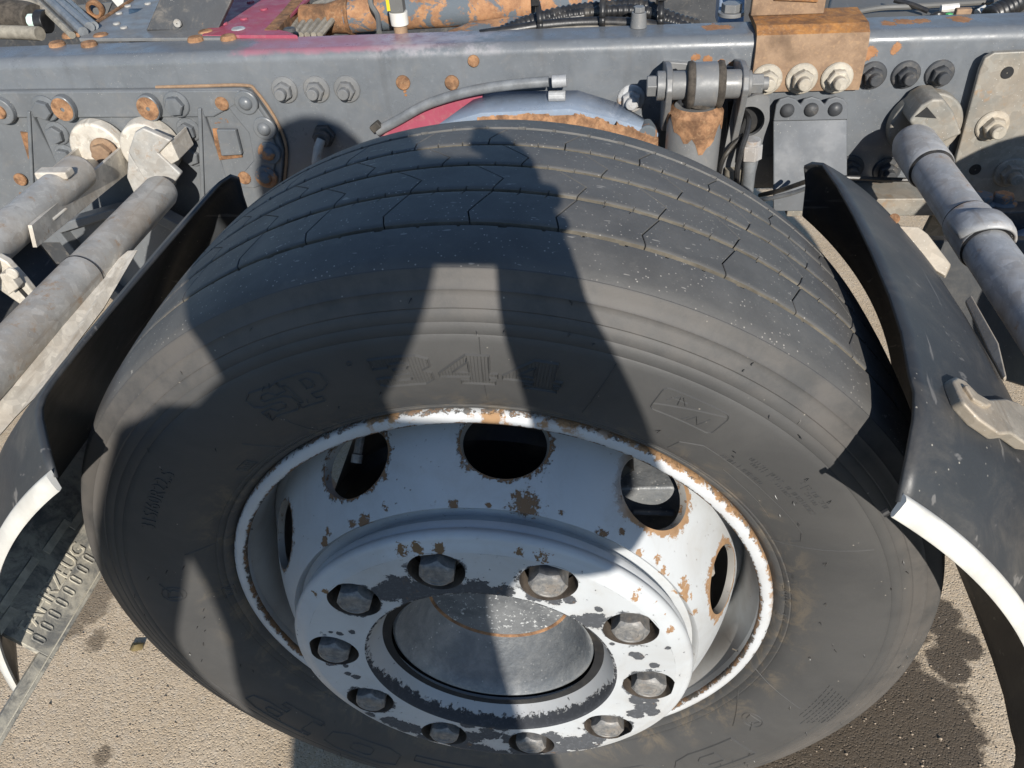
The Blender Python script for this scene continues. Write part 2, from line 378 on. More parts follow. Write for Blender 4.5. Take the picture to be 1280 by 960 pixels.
def rib(y0, y1, zig, nsip, front=0, back=0, phase=0.0, deep=.006, mat='tread'):
    # a tread rib: a curved band with sipes cut across it along a zigzag and small notches at its groove edges
    vs = sorted(set([0, .02, .06, .12, .2, .3, .4, .5, .6, .7, .8, .88, .94, .98, 1]) | set(v for v, _ in zig))
    bb = B(); cols = []; pitch = 2 * math.pi / nsip
    w_ = .0006 / .47; lip = .0005 / .47
    for s_ in range(nsip):
        t0 = s_ * pitch + phase
        cols += [(t0 - w_ - lip, 0), (t0 - w_, .0004), (t0 - w_ * .5, deep), (t0 + w_ * .5, deep), (t0 + w_, .0004), (t0 + w_ + lip, 0)]
        for q in (1, 2):
            tq = t0 + pitch * (q / 3 + random.uniform(-.02, .02))
            cols += [(tq - w_ * 1.2, 0)]
            cols += [(tq - w_ * .45, -1), (tq + w_ * .45, -1)]        # notch columns
            cols += [(tq + w_ * 1.2, 0)]
    rows = []
    for v in vs:
        y = y0 + (y1 - y0) * v; off = np.interp(v, [a for a, _ in zig], [c_ for _, c_ in zig])
        edge = min(v, 1 - v) * (y1 - y0)
        rnd = .0012 * max(0, 1 - edge / .0018) ** 2
        row = []
        for (t, d) in cols:
            r = crown(y) - rnd
            if d == -1: r -= .005 if ((front and v * (y1 - y0) < front) or (back and (1 - v) * (y1 - y0) < back)) else 0
            else: r -= d
            tt = t + off / .47
            row.append((r * math.sin(tt), y, r * math.cos(tt)))
        rows.append(row)
    n = len(cols)
    for side, yy in ((0, y0), (1, y1)):                    # groove walls
        base = rows[0] if side == 0 else rows[-1]
        wall = []
        for (x, y, z) in base:
            L_ = math.hypot(x, z); q = (crown(yy) - .0088) / L_; wall.append((x * q, yy - .0006 if side == 0 else yy + .0006, z * q))
        rows = [wall] + rows if side == 0 else rows + [wall]
    bb.add([p for row in rows for p in row], [(i * n + j, i * n + (j + 1) % n, (i + 1) * n + (j + 1) % n, (i + 1) * n + j) for i in range(len(rows) - 1) for j in range(n)])
    nr = len(rows) - 1; bb.mi = [1 if q // n in (0, nr - 1) else 0 for q in range(nr * n)]
    flat(bb)
    return bb.build('tread_rib', [M[mat], M['groove']], tyre, sharp=38)
NS = 42
rib(GR[0] + GW[0] / 2, GR[1] - GW[1] / 2, [(0, .003), (.3, 0), (1, .016)], NS, 0, .003, .010)
rib(GR[1] + GW[1] / 2, GR[2] - GW[2] / 2, [(0, 0), (.42, .007), (1, -.020)], NS, .0022, .0018, .043)
rib(GR[2] + GW[2] / 2, GR[3] - GW[3] / 2, [(0, 0), (.35, .005), (1, -.021)], NS, .0022, .0018, .085)
rib(GR[3] + GW[3] / 2, GR[4] - GW[4] / 2, [(0, 0), (.3, 0), (1, .015)], NS, .003, .002, .012)
def shoulder(y0, y1, notch_hi):
    bb = B(); n = 240; cols = []
    for i in range(90):
        t = 2 * math.pi * i / 90 + random.uniform(-.004, .004); big = i % 3 == 1; h_ = (.0026 if big else .0011) / .47
        cols += [(t - h_ * 1.4, 0), (t - h_, 1), (t + h_, 1), (t + h_ * 1.4, 0), (t + .024, 0), (t + .046, 0)]
    if notch_hi: ys = [-.0125, -.0105, -.008, -.005, -.002, .003, .010, .018, .024, y1 - .0022, y1 - .0018, y1 - .0006, y1, y1 + .0006]
    else: ys = [y0 - .0006, y0, y0 + .0006, y0 + .0018, y0 + .0022, .230, .236, .244, .251, .256, .259, .262, .2645, .2665]
    rows = []
    for i, y in enumerate(ys):
        yy = y if notch_hi else .254 - y
        if yy < 0: r = crown(0.0) - ((-yy) / .0125) ** 1.7 * .0062
        else: r = crown(yy)
        gi = i if notch_hi else len(ys) - 1 - i; e = len(ys) - 1 - gi
        if e == 1: r -= .0010
        if e == 0: r -= .0088
        row = []
        for (t, d) in cols:
            rr = r - (.0032 if d and e in (1, 2, 3) else 0); row.append((rr * math.sin(t), y, rr * math.cos(t)))
        rows.append(row)
    k_ = len(cols)
    bb.add([p for row in rows for p in row], [(i * k_ + j, i * k_ + (j + 1) % k_, (i + 1) * k_ + (j + 1) % k_, (i + 1) * k_ + j) for i in range(len(rows) - 1) for j in range(k_)])
    flat(bb)
    return bb.build('tread_rib', M['tread'], tyre, sharp=38)
shoulder(-.0125, GR[0] - GW[0] / 2, True)
shoulder(GR[4] + GW[4] / 2, .2665, False)

# ---- raised marks on the sidewall; th is clockwise from the top, letters stand with their tops outward
def ang(u, v, y=-.029): p = at(u, v, y); return math.atan2(p.x, p.z), math.hypot(p.x, p.z)
def side_pt(th, r, off): return (r * math.sin(th), side_y(r) - off, r * math.cos(th))
def ridge(bb, pts, th0, r0, wd=.0016, h=.0009, closed=False):          # pts in metres along / out from (th0, r0)
    P2 = [Vector((p[0], p[1])) for p in pts]
    if closed: P2.append(P2[0].copy())
    dn = []
    for a, c_ in zip(P2, P2[1:]):
        m_ = max(1, int((c_ - a).length / .004)); dn += [a.lerp(c_, i / m_) for i in range(m_)]
    dn.append(P2[-1]); k_ = len(dn); vs = []
    for i, p in enumerate(dn):
        if closed and i in (0, k_ - 1): d = dn[1] - dn[k_ - 2]
        else: d = dn[min(i + 1, k_ - 1)] - dn[max(i - 1, 0)]
        if d.length < 1e-9: d = Vector((1, 0))
        d.normalize(); nrm = Vector((-d.y, d.x))
        for q, hh in ((p + nrm * wd / 2, -.0003), (p, h), (p - nrm * wd / 2, -.0003)):
            r = r0 + q.y; vs.append(side_pt(th0 + q.x / r0, r, hh))
    bb.add(vs, [(i * 3 + j, (i + 1) * 3 + j, (i + 1) * 3 + j + 1, i * 3 + j + 1) for i in range(k_ - 1) for j in (0, 1)])
GL = {}
GL['4'] = [[(0, .38), (.5, 1), (.86, 1), (.86, .42), (1, .42), (1, .25), (.86, .25), (.86, .15), (.96, .15), (.96, 0), (.36, 0), (.36, .15), (.52, .15), (.52, .25), (0, .25)], [(.24, .42), (.52, .42), (.52, .76)]]
GL['3'] = [[(.02, .68), (.02, 1), (.82, 1), (1, .88), (1, .62), (.86, .52), (1, .42), (1, .14), (.84, 0), (.14, 0), (0, .12), (0, .34), (.3, .34), (.32, .2), (.6, .2), (.66, .28), (.62, .42), (.36, .42), (.36, .6), (.6, .6), (.66, .7), (.6, .8), (.34, .8), (.3, .68)]]
GL['S'] = [[(1, .66), (1, 1), (.8, .93), (.22, 1), (0, .86), (0, .6), (.16, .48), (.66, .42), (.7, .3), (.6, .2), (.36, .2), (.28, .36), (0, .36), (0, 0), (.2, .07), (.8, 0), (1, .14), (1, .44), (.84, .56), (.36, .6), (.32, .72), (.42, .8), (.62, .8), (.7, .66)]]
GL['P'] = [[(0, 1), (.8, 1), (1, .86), (1, .5), (.8, .36), (.5, .36), (.5, .17), (.64, .17), (.64, 0), (0, 0), (0, .17), (.14, .17), (.14, .83), (0, .83)], [(.5, .82), (.66, .82), (.72, .74), (.72, .6), (.66, .54), (.5, .54)]]
GL['D'] = [[(0, 1), (.7, 1), (.92, .86), (1, .6), (1, .4), (.92, .14), (.7, 0), (0, 0)], [(.38, .72), (.6, .72), (.66, .6), (.66, .4), (.6, .28), (.38, .28)]]
GL['U'] = [[(0, 1), (.36, 1), (.36, .34), (.44, .26), (.58, .26), (.64, .34), (.64, 1), (1, 1), (1, .24), (.8, 0), (.2, 0), (0, .24)]]
GL['N'] = [[(0, 0), (0, 1), (.34, 1), (.68, .48), (.68, 1), (1, 1), (1, 0), (.68, 0), (.34, .5), (.34, 0)]]
GL['L'] = [[(0, 1), (.38, 1), (.38, .27), (1, .27), (1, 0), (0, 0)]]
GL['O'] = [[(.2, 1), (.8, 1), (1, .8), (1, .2), (.8, 0), (.2, 0), (0, .2), (0, .8)], [(.42, .74), (.6, .74), (.66, .64), (.66, .36), (.6, .26), (.42, .26), (.36, .36), (.36, .64)]]
def glyph(bb, ch, th0, r0, wd, ht, hatch=False, line=.0016, h=.0009, slant=0):
    for poly in GL[ch]: ridge(bb, [(x * wd + slant * y * ht, y * ht) for x, y in poly], th0, r0, line, h, True)
    if hatch:
        q = .0026; x = q
        while x < wd:
            ys = []
            for poly in GL[ch]:
                for (xa, ya), (xb, yb) in zip(poly, poly[1:] + poly[:1]):
                    xa *= wd; xb *= wd
                    if (xa - x) * (xb - x) < 0: ys.append((ya + (yb - ya) * (x - xa) / (xb - xa)) * ht)
            ys.sort()
            for a, c_ in zip(ys[::2], ys[1::2]): ridge(bb, [(x, a), (x, c_)], th0, r0, .0011, .0005)
            x += q
def word(bb, s_, th0, r0, wd, ht, gap, **kw):
    for i, ch in enumerate(s_): glyph(bb, ch, th0 + i * (wd + gap) / r0, r0, wd, ht, **kw)
tS, rS = ang(338, 526); tS2, _ = ang(381, 520)
b = B(); r_low = .352
t1, r1 = ang(342, 531); t2, r2 = ang(390, 528); t3, r3 = ang(478, 490); t4, r4 = ang(553, 487); t5, r5 = ang(628, 489)
def letter(ch, *a, **kw):
    kw.setdefault('h', .0014); kw.setdefault('line', .0019)
    bb = B(); glyph(bb, ch, *a, **kw); return bb.build('raised_letter', M['side'], tyre, sharp=20)
letter('S', t1, r_low, .036, .036); letter('P', t2, r_low, .038, .036)
ridge(b, [(.002 * math.cos(a_ * .785) , .002 * math.sin(a_ * .785)) for a_ in range(8)], ang(446, 470)[0], .386, .001, .0008, True)
b.build('raised_dot', M['side'], tyre, sharp=20)
for ch, t_ in (('3', t3), ('4', t4), ('4', t5)): letter(ch, t_, .3535, .046, .033, True, line=.0026, h=.0019)
# joints of the mould, snow sign, fine print
b = B()
for (ua, va, ub, vb) in [(599, 421, 607, 512), (771, 453, 727, 527), (345, 524, 420, 583), (300, 560, 352, 580), (228, 700, 300, 698), (965, 696, 1092, 686), (920, 850, 1000, 886)]:
    a1_, q1 = ang(ua, va); a2_, q2 = ang(ub, vb); r0 = (q1 + q2) / 2
    b = B(); ridge(b, [(0, q1 - r0), ((a2_ - a1_) * r0 * .6, (q2 - q1) * .55 + q1 - r0), ((a2_ - a1_) * r0, q2 - r0)], a1_, r0, .0013, .0007); b.build('mould_line', M['side'], tyre, sharp=20)
b = B(); ts, rs = ang(862, 513); W2, H2 = .030, .0135
box_ = []
for cx, cy, a0 in ((W2 - .005, H2 - .005, 0), (-W2 + .005, H2 - .005, 90), (-W2 + .005, -H2 + .005, 180), (W2 - .005, -H2 + .005, 270)):
    box_ += [(cx + .005 * math.cos(R(a0 + q)), cy + .005 * math.sin(R(a0 + q))) for q in (0, 30, 60, 90)]
ridge(b, box_, ts, rs, .0018, .0010, True); ridge(b, [(-W2, -H2 * .5), (W2 * .9, H2 * .75)], ts, rs, .0018, .001)
for pl in ([(-.022, .002), (-.014, .010), (-.012, .001)], [(-.020, .006), (-.006, .006)], [(-.012, .010), (-.006, .003)], [(.004, -.010), (.008, -.002), (.014, -.010), (.019, .001)], [(.0, -.011), (.003, -.006)]):
    ridge(b, pl, ts, rs, .0016, .0009)
b.build('raised_symbol', M['side'], tyre, sharp=20)
b = B()                                                   # the long rounded panel line right of the rim
pan = [ang(u, v) for u, v in [(835, 575), (850, 560), (880, 562), (920, 590), (960, 625), (990, 655), (1003, 672), (1002, 684), (985, 690)]]
r0 = .345; ridge(b, [((a_ - pan[0][0]) * r0, q - r0) for a_, q in pan], pan[0][0], r0, .0015, .0008)
pan = [ang(u, v) for u, v in [(905, 596), (925, 615), (950, 640), (965, 662)]]
r0 = .325; ridge(b, [((a_ - pan[0][0]) * r0, q - r0) for a_, q in pan], pan[0][0], r0, .0012, .0006)
b.build('mould_line', M['side'], tyre, sharp=20)
def fine_print(bb, ua, va, ub, vb, ht, n, dens=.8, hh=.0006):           # lines of worn lettering too small to read
    a1_, q1 = ang(ua, va); a2_, q2 = ang(ub, vb); L_ = (a2_ - a1_) * (q1 + q2) / 2; rr = (q1 + q2) / 2
    for i in range(n):
        if random.random() > dens: continue
        x = L_ * (i + .1) / n; yb_ = (q2 - q1) * i / n + q1 - rr; wd = abs(L_) / n * .62 * (1 if L_ > 0 else -1)
        st = random.choice(['l', 'u', 'h', 'z'])
        pl = {'l': [(x, yb_), (x, yb_ + ht), (x + wd, yb_ + ht)], 'u': [(x, yb_ + ht), (x, yb_), (x + wd, yb_), (x + wd, yb_ + ht)], 'h': [(x, yb_), (x, yb_ + ht)], 'z': [(x, yb_ + ht), (x + wd, yb_ + ht), (x, yb_), (x + wd, yb_)]}[st]
        ridge(bb, pl, a1_, rr, .0009, hh)
b = B()
fine_print(b, 893, 571, 952, 612, .0042, 20); fine_print(b, 933, 573, 1015, 645, .0036, 30); fine_print(b, 931, 577, 995, 634, .0030, 22, .7); fine_print(b, 1000, 602, 1032, 637, .0036, 13); fine_print(b, 1000, 610, 1018, 632, .003, 7)
fine_print(b, 985, 800, 994, 735, -.008, 10, .9, .0009)
for (u, v) in [(950, 832), (302, 596), (277, 760)]:
    a_, q = ang(u, v); ridge(b, [(-.009, -.0055), (.009, -.0055), (.009, .0055), (-.009, .0055)], a_, q, .0014, .0009, True)
    for i in range(4): ridge(b, [(-.006 + i * .004, -.003), (-.006 + i * .004, .003)], a_, q, .0013, .0008)
for row in range(8):                                      # the bar-code-like field of dashes
    q = .375 + row * .0052
    a0_, a1_ = R(101 + row * 0.6), R(113.5 - abs(row - 3) * .5); a_ = a0_
    while a_ < a1_:
        L_ = random.choice([.004, .006, .009]) / q; ridge(b, [(0, 0), (L_ * q, 0)], a_, q, .0012, .0006); a_ += L_ + .0028 / q
b.build('fine_print', M['side'], tyre, sharp=20, kind='stuff')
# maker's word with its round emblem, low on both sides
b = B()
def emblem(bb, u, v, rr=.0115):
    a_, q = ang(u, v)
    ridge(bb, [(rr * math.cos(i * .3307), rr * math.sin(i * .3307)) for i in range(19)], a_, q, .0016, .0009, True)
    ridge(bb, [(-rr * .5, -rr * .6), (-rr * .5, rr * .6), (rr * .3, rr * .4), (rr * .6, 0), (rr * .3, -rr * .5)], a_, q, .0022, .0010, True)
    ridge(bb, [(rr * .3, rr * .2), (rr * 1.5, rr * .9)], a_, q, .0018, .0010)
emblem(b, 941, 906); emblem(b, 217, 744, .013)
a_, q = ang(917, 915); a2_, q2 = ang(925, 886); ridge(b, [(0, 0), ((a2_ - a_) * q, q2 - q)], a_, q, .002, .0011)
ta, ra = ang(884, 912); tz, rz = ang(318, 856); span = ((tz - ta) % (2 * math.pi)) * .352
for i, ch in enumerate('DUNLOP'): letter(ch, ta + i * span / 6 / .352, .352, span / 6 * .84, .040, h=.0013, line=.0020)
b.build('raised_emblem', M['side'], tyre, sharp=20, kind='stuff')
# size mark on the left, from the built-in font
def font_text(txt, size, depth, name, mat, parent, fn, res=2):
    cu = bpy.data.curves.new(name, 'FONT'); cu.body = txt; cu.size = size; cu.extrude = depth; cu.resolution_u = res; cu.align_x = 'LEFT'
    o = bpy.data.objects.new(name, cu); COL.objects.link(o); dg = bpy.context.evaluated_depsgraph_get()
    me = bpy.data.meshes.new_from_object(o.evaluated_get(dg)); bpy.data.objects.remove(o); bpy.data.curves.remove(cu)
    bm = bmesh.new(); bm.from_mesh(me); bmesh.ops.subdivide_edges(bm, edges=[e for e in bm.edges if e.calc_length() > size * .25], cuts=1)
    for v in bm.verts: v.co = fn(v.co)
    bm.to_mesh(me); bm.free(); me.materials.clear(); me.materials.append(mat)
    q = wloc(parent)
    for v in me.vertices: v.co -= q
    o = bpy.data.objects.new(name, me); COL.objects.link(o); o.parent = parent
    for p in me.polygons: p.use_smooth = False
    return o
ta, ra = ang(212, 668)
font_text('315/60R22.5', .020, .0007, 'raised_letters', M['side'], tyre, lambda c_: Vector(side_pt(ta + c_.x / .374, .372 + c_.y, .0002 + c_.z)))
# little moulding hairs left on the rubber
b = B()
for i in range(90):
    th = random.uniform(0, 6.283); q = random.choice([.345, .36, .385, .405, .415, .436]) + random.uniform(-.006, .006)
    p = Vector(side_pt(th, q, 0)); L_ = random.uniform(.0015, .0032); d = Vector((random.uniform(-1, 1), -.9, random.uniform(-1.2, .3))).normalized()
    b.tube([p, p + d * L_, p + d * L_ * 1.4 + Vector((random.uniform(-.001, .001), 0, -.0012))], .00042, 4)
b.build('moulding_hair', M['hose'], tyre, kind='stuff')

# ---- rim: flange, bead seat and well
rim_prof = [(.2860, .0140), (.2848, .0060), (.2846, .0020), (.2856, -.0012), (.2885, -.0026), (.2925, -.0026), (.2965, -.0014), (.2985, .0012), (.2988, .0050), (.2975, .012)]
def edge_flange(k):
    n1 = k.noise(130, 7, .75); r = k.radius()
    inner = k.math('ADD', k.math('DIVIDE', k.math('SUBTRACT', r, .2846), .0026), k.math('MULTIPLY', k.math('SUBTRACT', n1, .60), 6.5))
    outer = k.math('ADD', k.math('DIVIDE', k.math('SUBTRACT', .2990, r), .0035), k.math('MULTIPLY', k.math('SUBTRACT', k.noise(110, 6, .75), .52), 6))
    inner = k.math('ADD', inner, k.math('MULTIPLY', k.ss(k.sep()[1], .004, .007), 5.0))
    return k.math('MAXIMUM', k.ss(inner, .1, -.1), k.math('MULTIPLY', k.ss(outer, .1, -.1), .9))
def rust_right(k, c, rough):                              # orange rust runs along the right side of the flange
    o = k.sep(); f = k.math('MULTIPLY', k.ss(o[0], .02, .16), k.ss(o[2], -.02, .08))
    r = k.math('SUBTRACT', k.radius(), .2925)
    m_ = k.math('MULTIPLY', f, k.ss(k.math('ADD', k.math('MULTIPLY', r, 70), k.math('MULTIPLY', k.math('SUBTRACT', k.noise(75, 7, .75), .5), 2.0)), .22, .36))
    m2 = k.math('MULTIPLY', k.ss(o[2], .265, .285), k.ss(k.noise(30, 6, .7), .52, .6))
    m_ = k.math('MAXIMUM', m_, m2)
    return k.mix(m_, c, k.mix(k.noise(60, 4), (.18, .10, .05), (.46, .28, .145))), k.mixf(m_, rough, .85)
M['flange'] = m_wheel('rim_flange_paint', edge=edge_flange, extra=rust_right, brown=.6, under=(.075, .068, .06), white=(.55, .565, .58))
b = B(); b.lathe(rim_prof, 200)
rim = b.build('rim', M['flange'], wheel, sharp=50)
def well_dirt(k, c, rough):
    m_ = k.math('MULTIPLY', k.ss(k.noise(12, 5, .6), .35, .7), .55)
    return k.mix(m_, c, (.23, .2, .17)), k.mixf(m_, rough, .6)
M['well'] = m_wheel('rim_well_paint', grit=.01, extra=well_dirt, white=(.40, .41, .41))
b = B(); b.lathe([(.2862, .0138), (.2835, .020), (.2800, .028), (.2780, .045), (.2768, .062), (.2772, .080), (.2755, .090), (.2690, .098), (.262, .106), (.258, .13), (.262, .18), (.278, .2), (.284, .25)], 160)
b.build('rim_well', M['well'], rim, sharp=50)

# ---- plate with ten round holes, in polar sectors round each hole
EDGE = {}
def edge_attr(o, vals):
    at_ = o.data.attributes.new('hole_edge', 'FLOAT', 'POINT'); n = len(o.data.vertices); vals = list(vals) + [1.0] * (n - len(vals)); at_.data.foreach_set('value', vals[:n])
def hole_edge(k):
    a = k.n('ShaderNodeAttribute'); a.attribute_name = 'hole_edge'; return a.outputs['Fac']
def holed(bb, surf, rc, hr_s, hr_t, t_in, t_out, a_first, depth_fn, n=64, rings=6, nh=10, m=0, mw=0, wall_steps=2):
    smax = rc * math.pi / nh
    corners = [math.atan2(t, s_) % (2 * math.pi) for s_ in (smax, -smax) for t in (t_out, t_in)]
    phis = [2 * math.pi * i / n for i in range(n)]
    for c_ in corners:
        i = min(range(n), key=lambda q: abs((phis[q] - c_ + math.pi) % (2 * math.pi) - math.pi)); phis[i] = c_
    for kx in range(nh):
        a0 = a_first + kx * 2 * math.pi / nh; g = []
        for ri in range(rings + 1):
            f = (ri / rings) ** 1.35
            for ph in phis:
                cs, sn = math.cos(ph), math.sin(ph); hs, ht = hr_s * cs, hr_t * sn
                lim = min(smax / abs(cs) if abs(cs) > 1e-9 else 1e9, (t_out / sn) if sn > 1e-9 else ((t_in / sn) if sn < -1e-9 else 1e9))
                bs, bt = cs * lim, sn * lim
                g.append(surf(rc + ht + (bt - ht) * f, a0 + (hs + (bs - hs) * f) / rc, 0))
        bb.add(g, [(i * n + j, i * n + (j + 1) % n, (i + 1) * n + (j + 1) % n, (i + 1) * n + j) for i in range(rings) for j in range(n)], m)
        EDGE.setdefault(id(bb), []).extend([((ri / rings) ** 1.35) for ri in range(rings + 1) for _ in phis] + [0.0] * ((wall_steps + 1) * n))
        wl = []
        for q in range(wall_steps + 1):
            for ph in phis:
                sc, dp = depth_fn(q); wl.append(surf(rc + hr_t * sc * math.sin(ph), a0 + hr_s * sc * math.cos(ph) / rc, dp))
        bb.add(wl, [(i * n + j, i * n + (j + 1) % n, (i + 1) * n + (j + 1) % n, (i + 1) * n + j) for i in range(wall_steps) for j in range(n)], mw)
def weld(o, d=2e-5):
    bm = bmesh.new(); bm.from_mesh(o.data); bmesh.ops.remove_doubles(bm, verts=bm.verts, dist=d); bmesh.ops.recalc_face_normals(bm, faces=bm.faces)
    bm.to_mesh(o.data); bm.free(); o.data.polygons.foreach_set('use_smooth', [True] * len(o.data.polygons)); o.data.set_sharp_from_angle(angle=R(38))
PH = -0.2200; HP = PH + math.pi / 10                       # first nut, first hand hole (clockwise from the top)
# conical wheel disc with hand holes
cs_, sn_ = (.270 - .216) / math.hypot(.054, .105), .105 / math.hypot(.054, .105)      # slope of the cone
SL0 = math.hypot(.243 - .216, .0525)
def disc_pt(t, a, dp):                                     # t = distance along the slope + .243
    sl = t - .243; r = .243 + sl * cs_; y = .0075 + sl * sn_; bulge = .006 * (1 - min(1, (sl / .055) ** 2))
    r += bulge * sn_; y -= bulge * cs_
    r -= dp * sn_; y += dp * cs_
    return (r * math.sin(a), y, r * math.cos(a))
hole_rim = []
for kx in range(10):
    a0 = HP + kx * math.pi / 5
    for q in range(16):
        ph = q * math.pi / 8; hole_rim.append(disc_pt(.243 + .0345 * math.sin(ph), a0 + .041 * math.cos(ph) / .243, 0) + (.0042,))
disc_spots = [CN(455, 652, .009), CN(441, 656, .005), CN(567, 632, .006), CN(657, 634, .016), CN(650, 622, .008), CN(610, 632, .003), CN(590, 640, .003), CN(545, 650, .003),
              CN(407, 678, .006), CN(412, 665, .005), CN(752, 668, .006), CN(775, 664, .005), CN(700, 640, .003), CN(395, 705, .005), CN(380, 725, .005), CN(483, 634, .005)]
rust_spots = [CN(856, 740, .011), CN(852, 728, .008), CN(830, 716, .006), CN(820, 700, .005), CN(798, 690, .005), CN(808, 660, .006), CN(868, 765, .006), CN(845, 655, .008)]
def disc_extra(k, c, rough):
    m_ = k.ss(k.math('SUBTRACT', k.math('ADD', k.math('MULTIPLY', k.blobs(rust_spots, 40, .3), .22), .57), k.noise(150, 7, .72)), .012, -.012)
    o = k.sep(); e = k.math('ADD', hole_edge(k), k.math('MULTIPLY', k.math('SUBTRACT', k.noise(85, 7, .75), .5), .9))
    hl = k.math('MULTIPLY', k.ss(e, .20, .14), k.ss(k.math('ADD', o[0], k.math('MULTIPLY', o[2], -.25)), .06, .10)); m_ = k.math('MAXIMUM', m_, hl)
    return k.mix(m_, c, k.mix(k.noise(70, 5), (.15, .085, .045), (.47, .29, .155))), k.mixf(m_, rough, .85)
def disc_edge(k):
    e = k.math('ADD', hole_edge(k), k.math('MULTIPLY', k.math('SUBTRACT', k.noise(150, 7, .8), .5), 1.0)); o = k.sep()
    return k.math('MULTIPLY', k.ss(e, .07, .04), k.ss(o[0], .15, .08))
M['disc'] = m_wheel('wheel_disc_paint', disc_spots, True, edge=disc_edge, grit=.03, brown=1.0, under=(.085, .065, .045), nsc=170, extra=disc_extra, namp=1.9)
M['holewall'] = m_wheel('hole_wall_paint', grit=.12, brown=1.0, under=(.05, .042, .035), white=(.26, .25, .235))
b = B()
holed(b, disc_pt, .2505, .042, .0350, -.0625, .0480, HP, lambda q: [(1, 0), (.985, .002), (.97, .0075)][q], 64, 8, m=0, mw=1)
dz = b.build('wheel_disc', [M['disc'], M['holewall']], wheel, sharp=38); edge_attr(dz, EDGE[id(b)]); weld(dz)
# back of the disc, its foot at the well and its inner flat
b = B(); b.lathe([(disc_pt(.2983, 0, 0)[2], disc_pt(.2983, 0, 0)[1]), (.2745, .068), (.2768, .073)], 120)
b.lathe([(disc_pt(.1882, 0, 0)[2], disc_pt(.1882, 0, 0)[1]), (.2150, -.0395), (.2120, -.0345), (.19, -.0345)], 120)
edge_attr(b.build('disc_flange', M['disc'], dz, sharp=45), [])
# ---- nut cover ring: flat face with ten holes, rolled outer edge, chipped bore
ring_spots = [RF(500, 735, .018), RF(518, 742, .020), RF(480, 742, .013), RF(540, 748, .022), RF(575, 742, .018), RF(597, 738, .017), RF(625, 742, .014), RF(560, 735, .014),
              RF(690, 748, .009), RF(668, 746, .008), RF(712, 750, .006), RF(742, 775, .013), RF(728, 777, .011), RF(748, 762, .004),
              RF(797, 820, .006), RF(818, 832, .005), RF(790, 818, .004), RF(808, 884, .012), RF(795, 892, .010), RF(815, 890, .009), RF(812, 874, .010), RF(797, 875, .009),
              RF(503, 908, .016), RF(490, 902, .012), RF(520, 912, .012), RF(425, 792, .004), RF(440, 790, .004), RF(413, 790, .003), RF(445, 846, .005), RF(435, 842, .004), RF(462, 893, .006), RF(432, 832, .004),
              RF(600, 938, .018), RF(575, 930, .016), RF(625, 945, .018), RF(655, 945, .02), RF(690, 938, .02), RF(720, 930, .018), RF(745, 922, .014), RF(640, 925, .014), RF(590, 922, .016), RF(555, 940, .014), RF(612, 918, .014), RF(530, 925, .012), RF(565, 948, .016), RF(610, 955, .018), RF(670, 950, .018), RF(705, 945, .016), RF(735, 935, .014), RF(690, 922, .012), RF(625, 908, .010), RF(585, 905, .010),
              RF(780, 790, .004), RF(835, 810, .003), RF(765, 805, .003), RF(465, 800, .003), RF(450, 868, .004)]
ring_rust = [RF(500, 690, .010), RF(520, 687, .009), RF(548, 688, .008), RF(650, 692, .006), RF(680, 697, .009), RF(805, 740, .008), RF(795, 750, .006), RF(818, 760, .006), RF(830, 772, .005), RF(838, 790, .006), RF(405, 740, .005), RF(390, 745, .005)]
ring_rust = [(x * 1.18, y + .012, z * 1.18, r) if False else (x, y, z, r) for x, y, z, r in ring_rust]
def ring_extra(k, c, rough):
    m_ = k.ss(k.math('SUBTRACT', k.math('ADD', k.math('MULTIPLY', k.blobs(ring_rust, 40, .3), .24), .57), k.noise(150, 7, .72)), .012, -.012); o = k.sep(); right = k.ss(o[0], .05, .09)
    rc = k.mix(right, k.mix(k.noise(60, 4), (.10, .065, .035), (.26, .15, .07)), k.mix(k.noise(60, 4), (.17, .095, .05), (.47, .29, .155)))
    return k.mix(m_, c, rc), k.mixf(m_, rough, .85)
def nut_hole_edge(k):                                      # paint broken away below each hole
    o = k.sep(); e = k.math('ADD', hole_edge(k), k.math('MULTIPLY', k.math('SUBTRACT', k.noise(95, 6, .75), .5), 1.5))
    ang_ = k.math('MULTIPLY', k.math('ADD', k.noise(9, 2), -.42), 2.0)
    return k.ss(e, k_lo, k_lo - .03) if False else k.math('MULTIPLY', k.ss(e, .06, .03), k.ss(k.noise(17, 3), .44, .5))
M['ring'] = m_wheel('cover_ring_paint', ring_spots, False, edge=nut_hole_edge, grit=.025, brown=0.1, under=(.066, .070, .078), nsc=85, extra=ring_extra, namp=1.05)
def bore_edge(k):                                          # paint worn off in a ragged band inside the bore
    o = k.sep(); t_ = k.math('DIVIDE', k.math('ADD', o[1], .0736), .0256); t_ = k.math('ADD', t_, k.math('MULTIPLY', k.ss(o[2], -.075, .01), .42))
    return k.ss(k.math('ADD', t_, k.math('MULTIPLY', k.math('SUBTRACT', k.noise(150, 5, .7), .5), 1.1)), .50, .42)
M['bore'] = m_wheel('bore_paint', edge=bore_edge, grit=.04, brown=0, under=(.035, .038, .045), white=(.42, .43, .44))
M['nuthole'] = m_simple('rusty_hole_wall', (.075, .06, .048), .85, 0, .5, 60, .4)
def ring_pt(r, a, dp):
    y = YF
    return (r * math.sin(a), y + dp, r * math.cos(a))
b = B()
holed(b, ring_pt, .1675, .0272, .0272, .1335 - .1675, .193 - .1675, PH, lambda q: [(1, 0), (.985, .0015), (.97, .020)][q], 64, 5, m=0, mw=1)
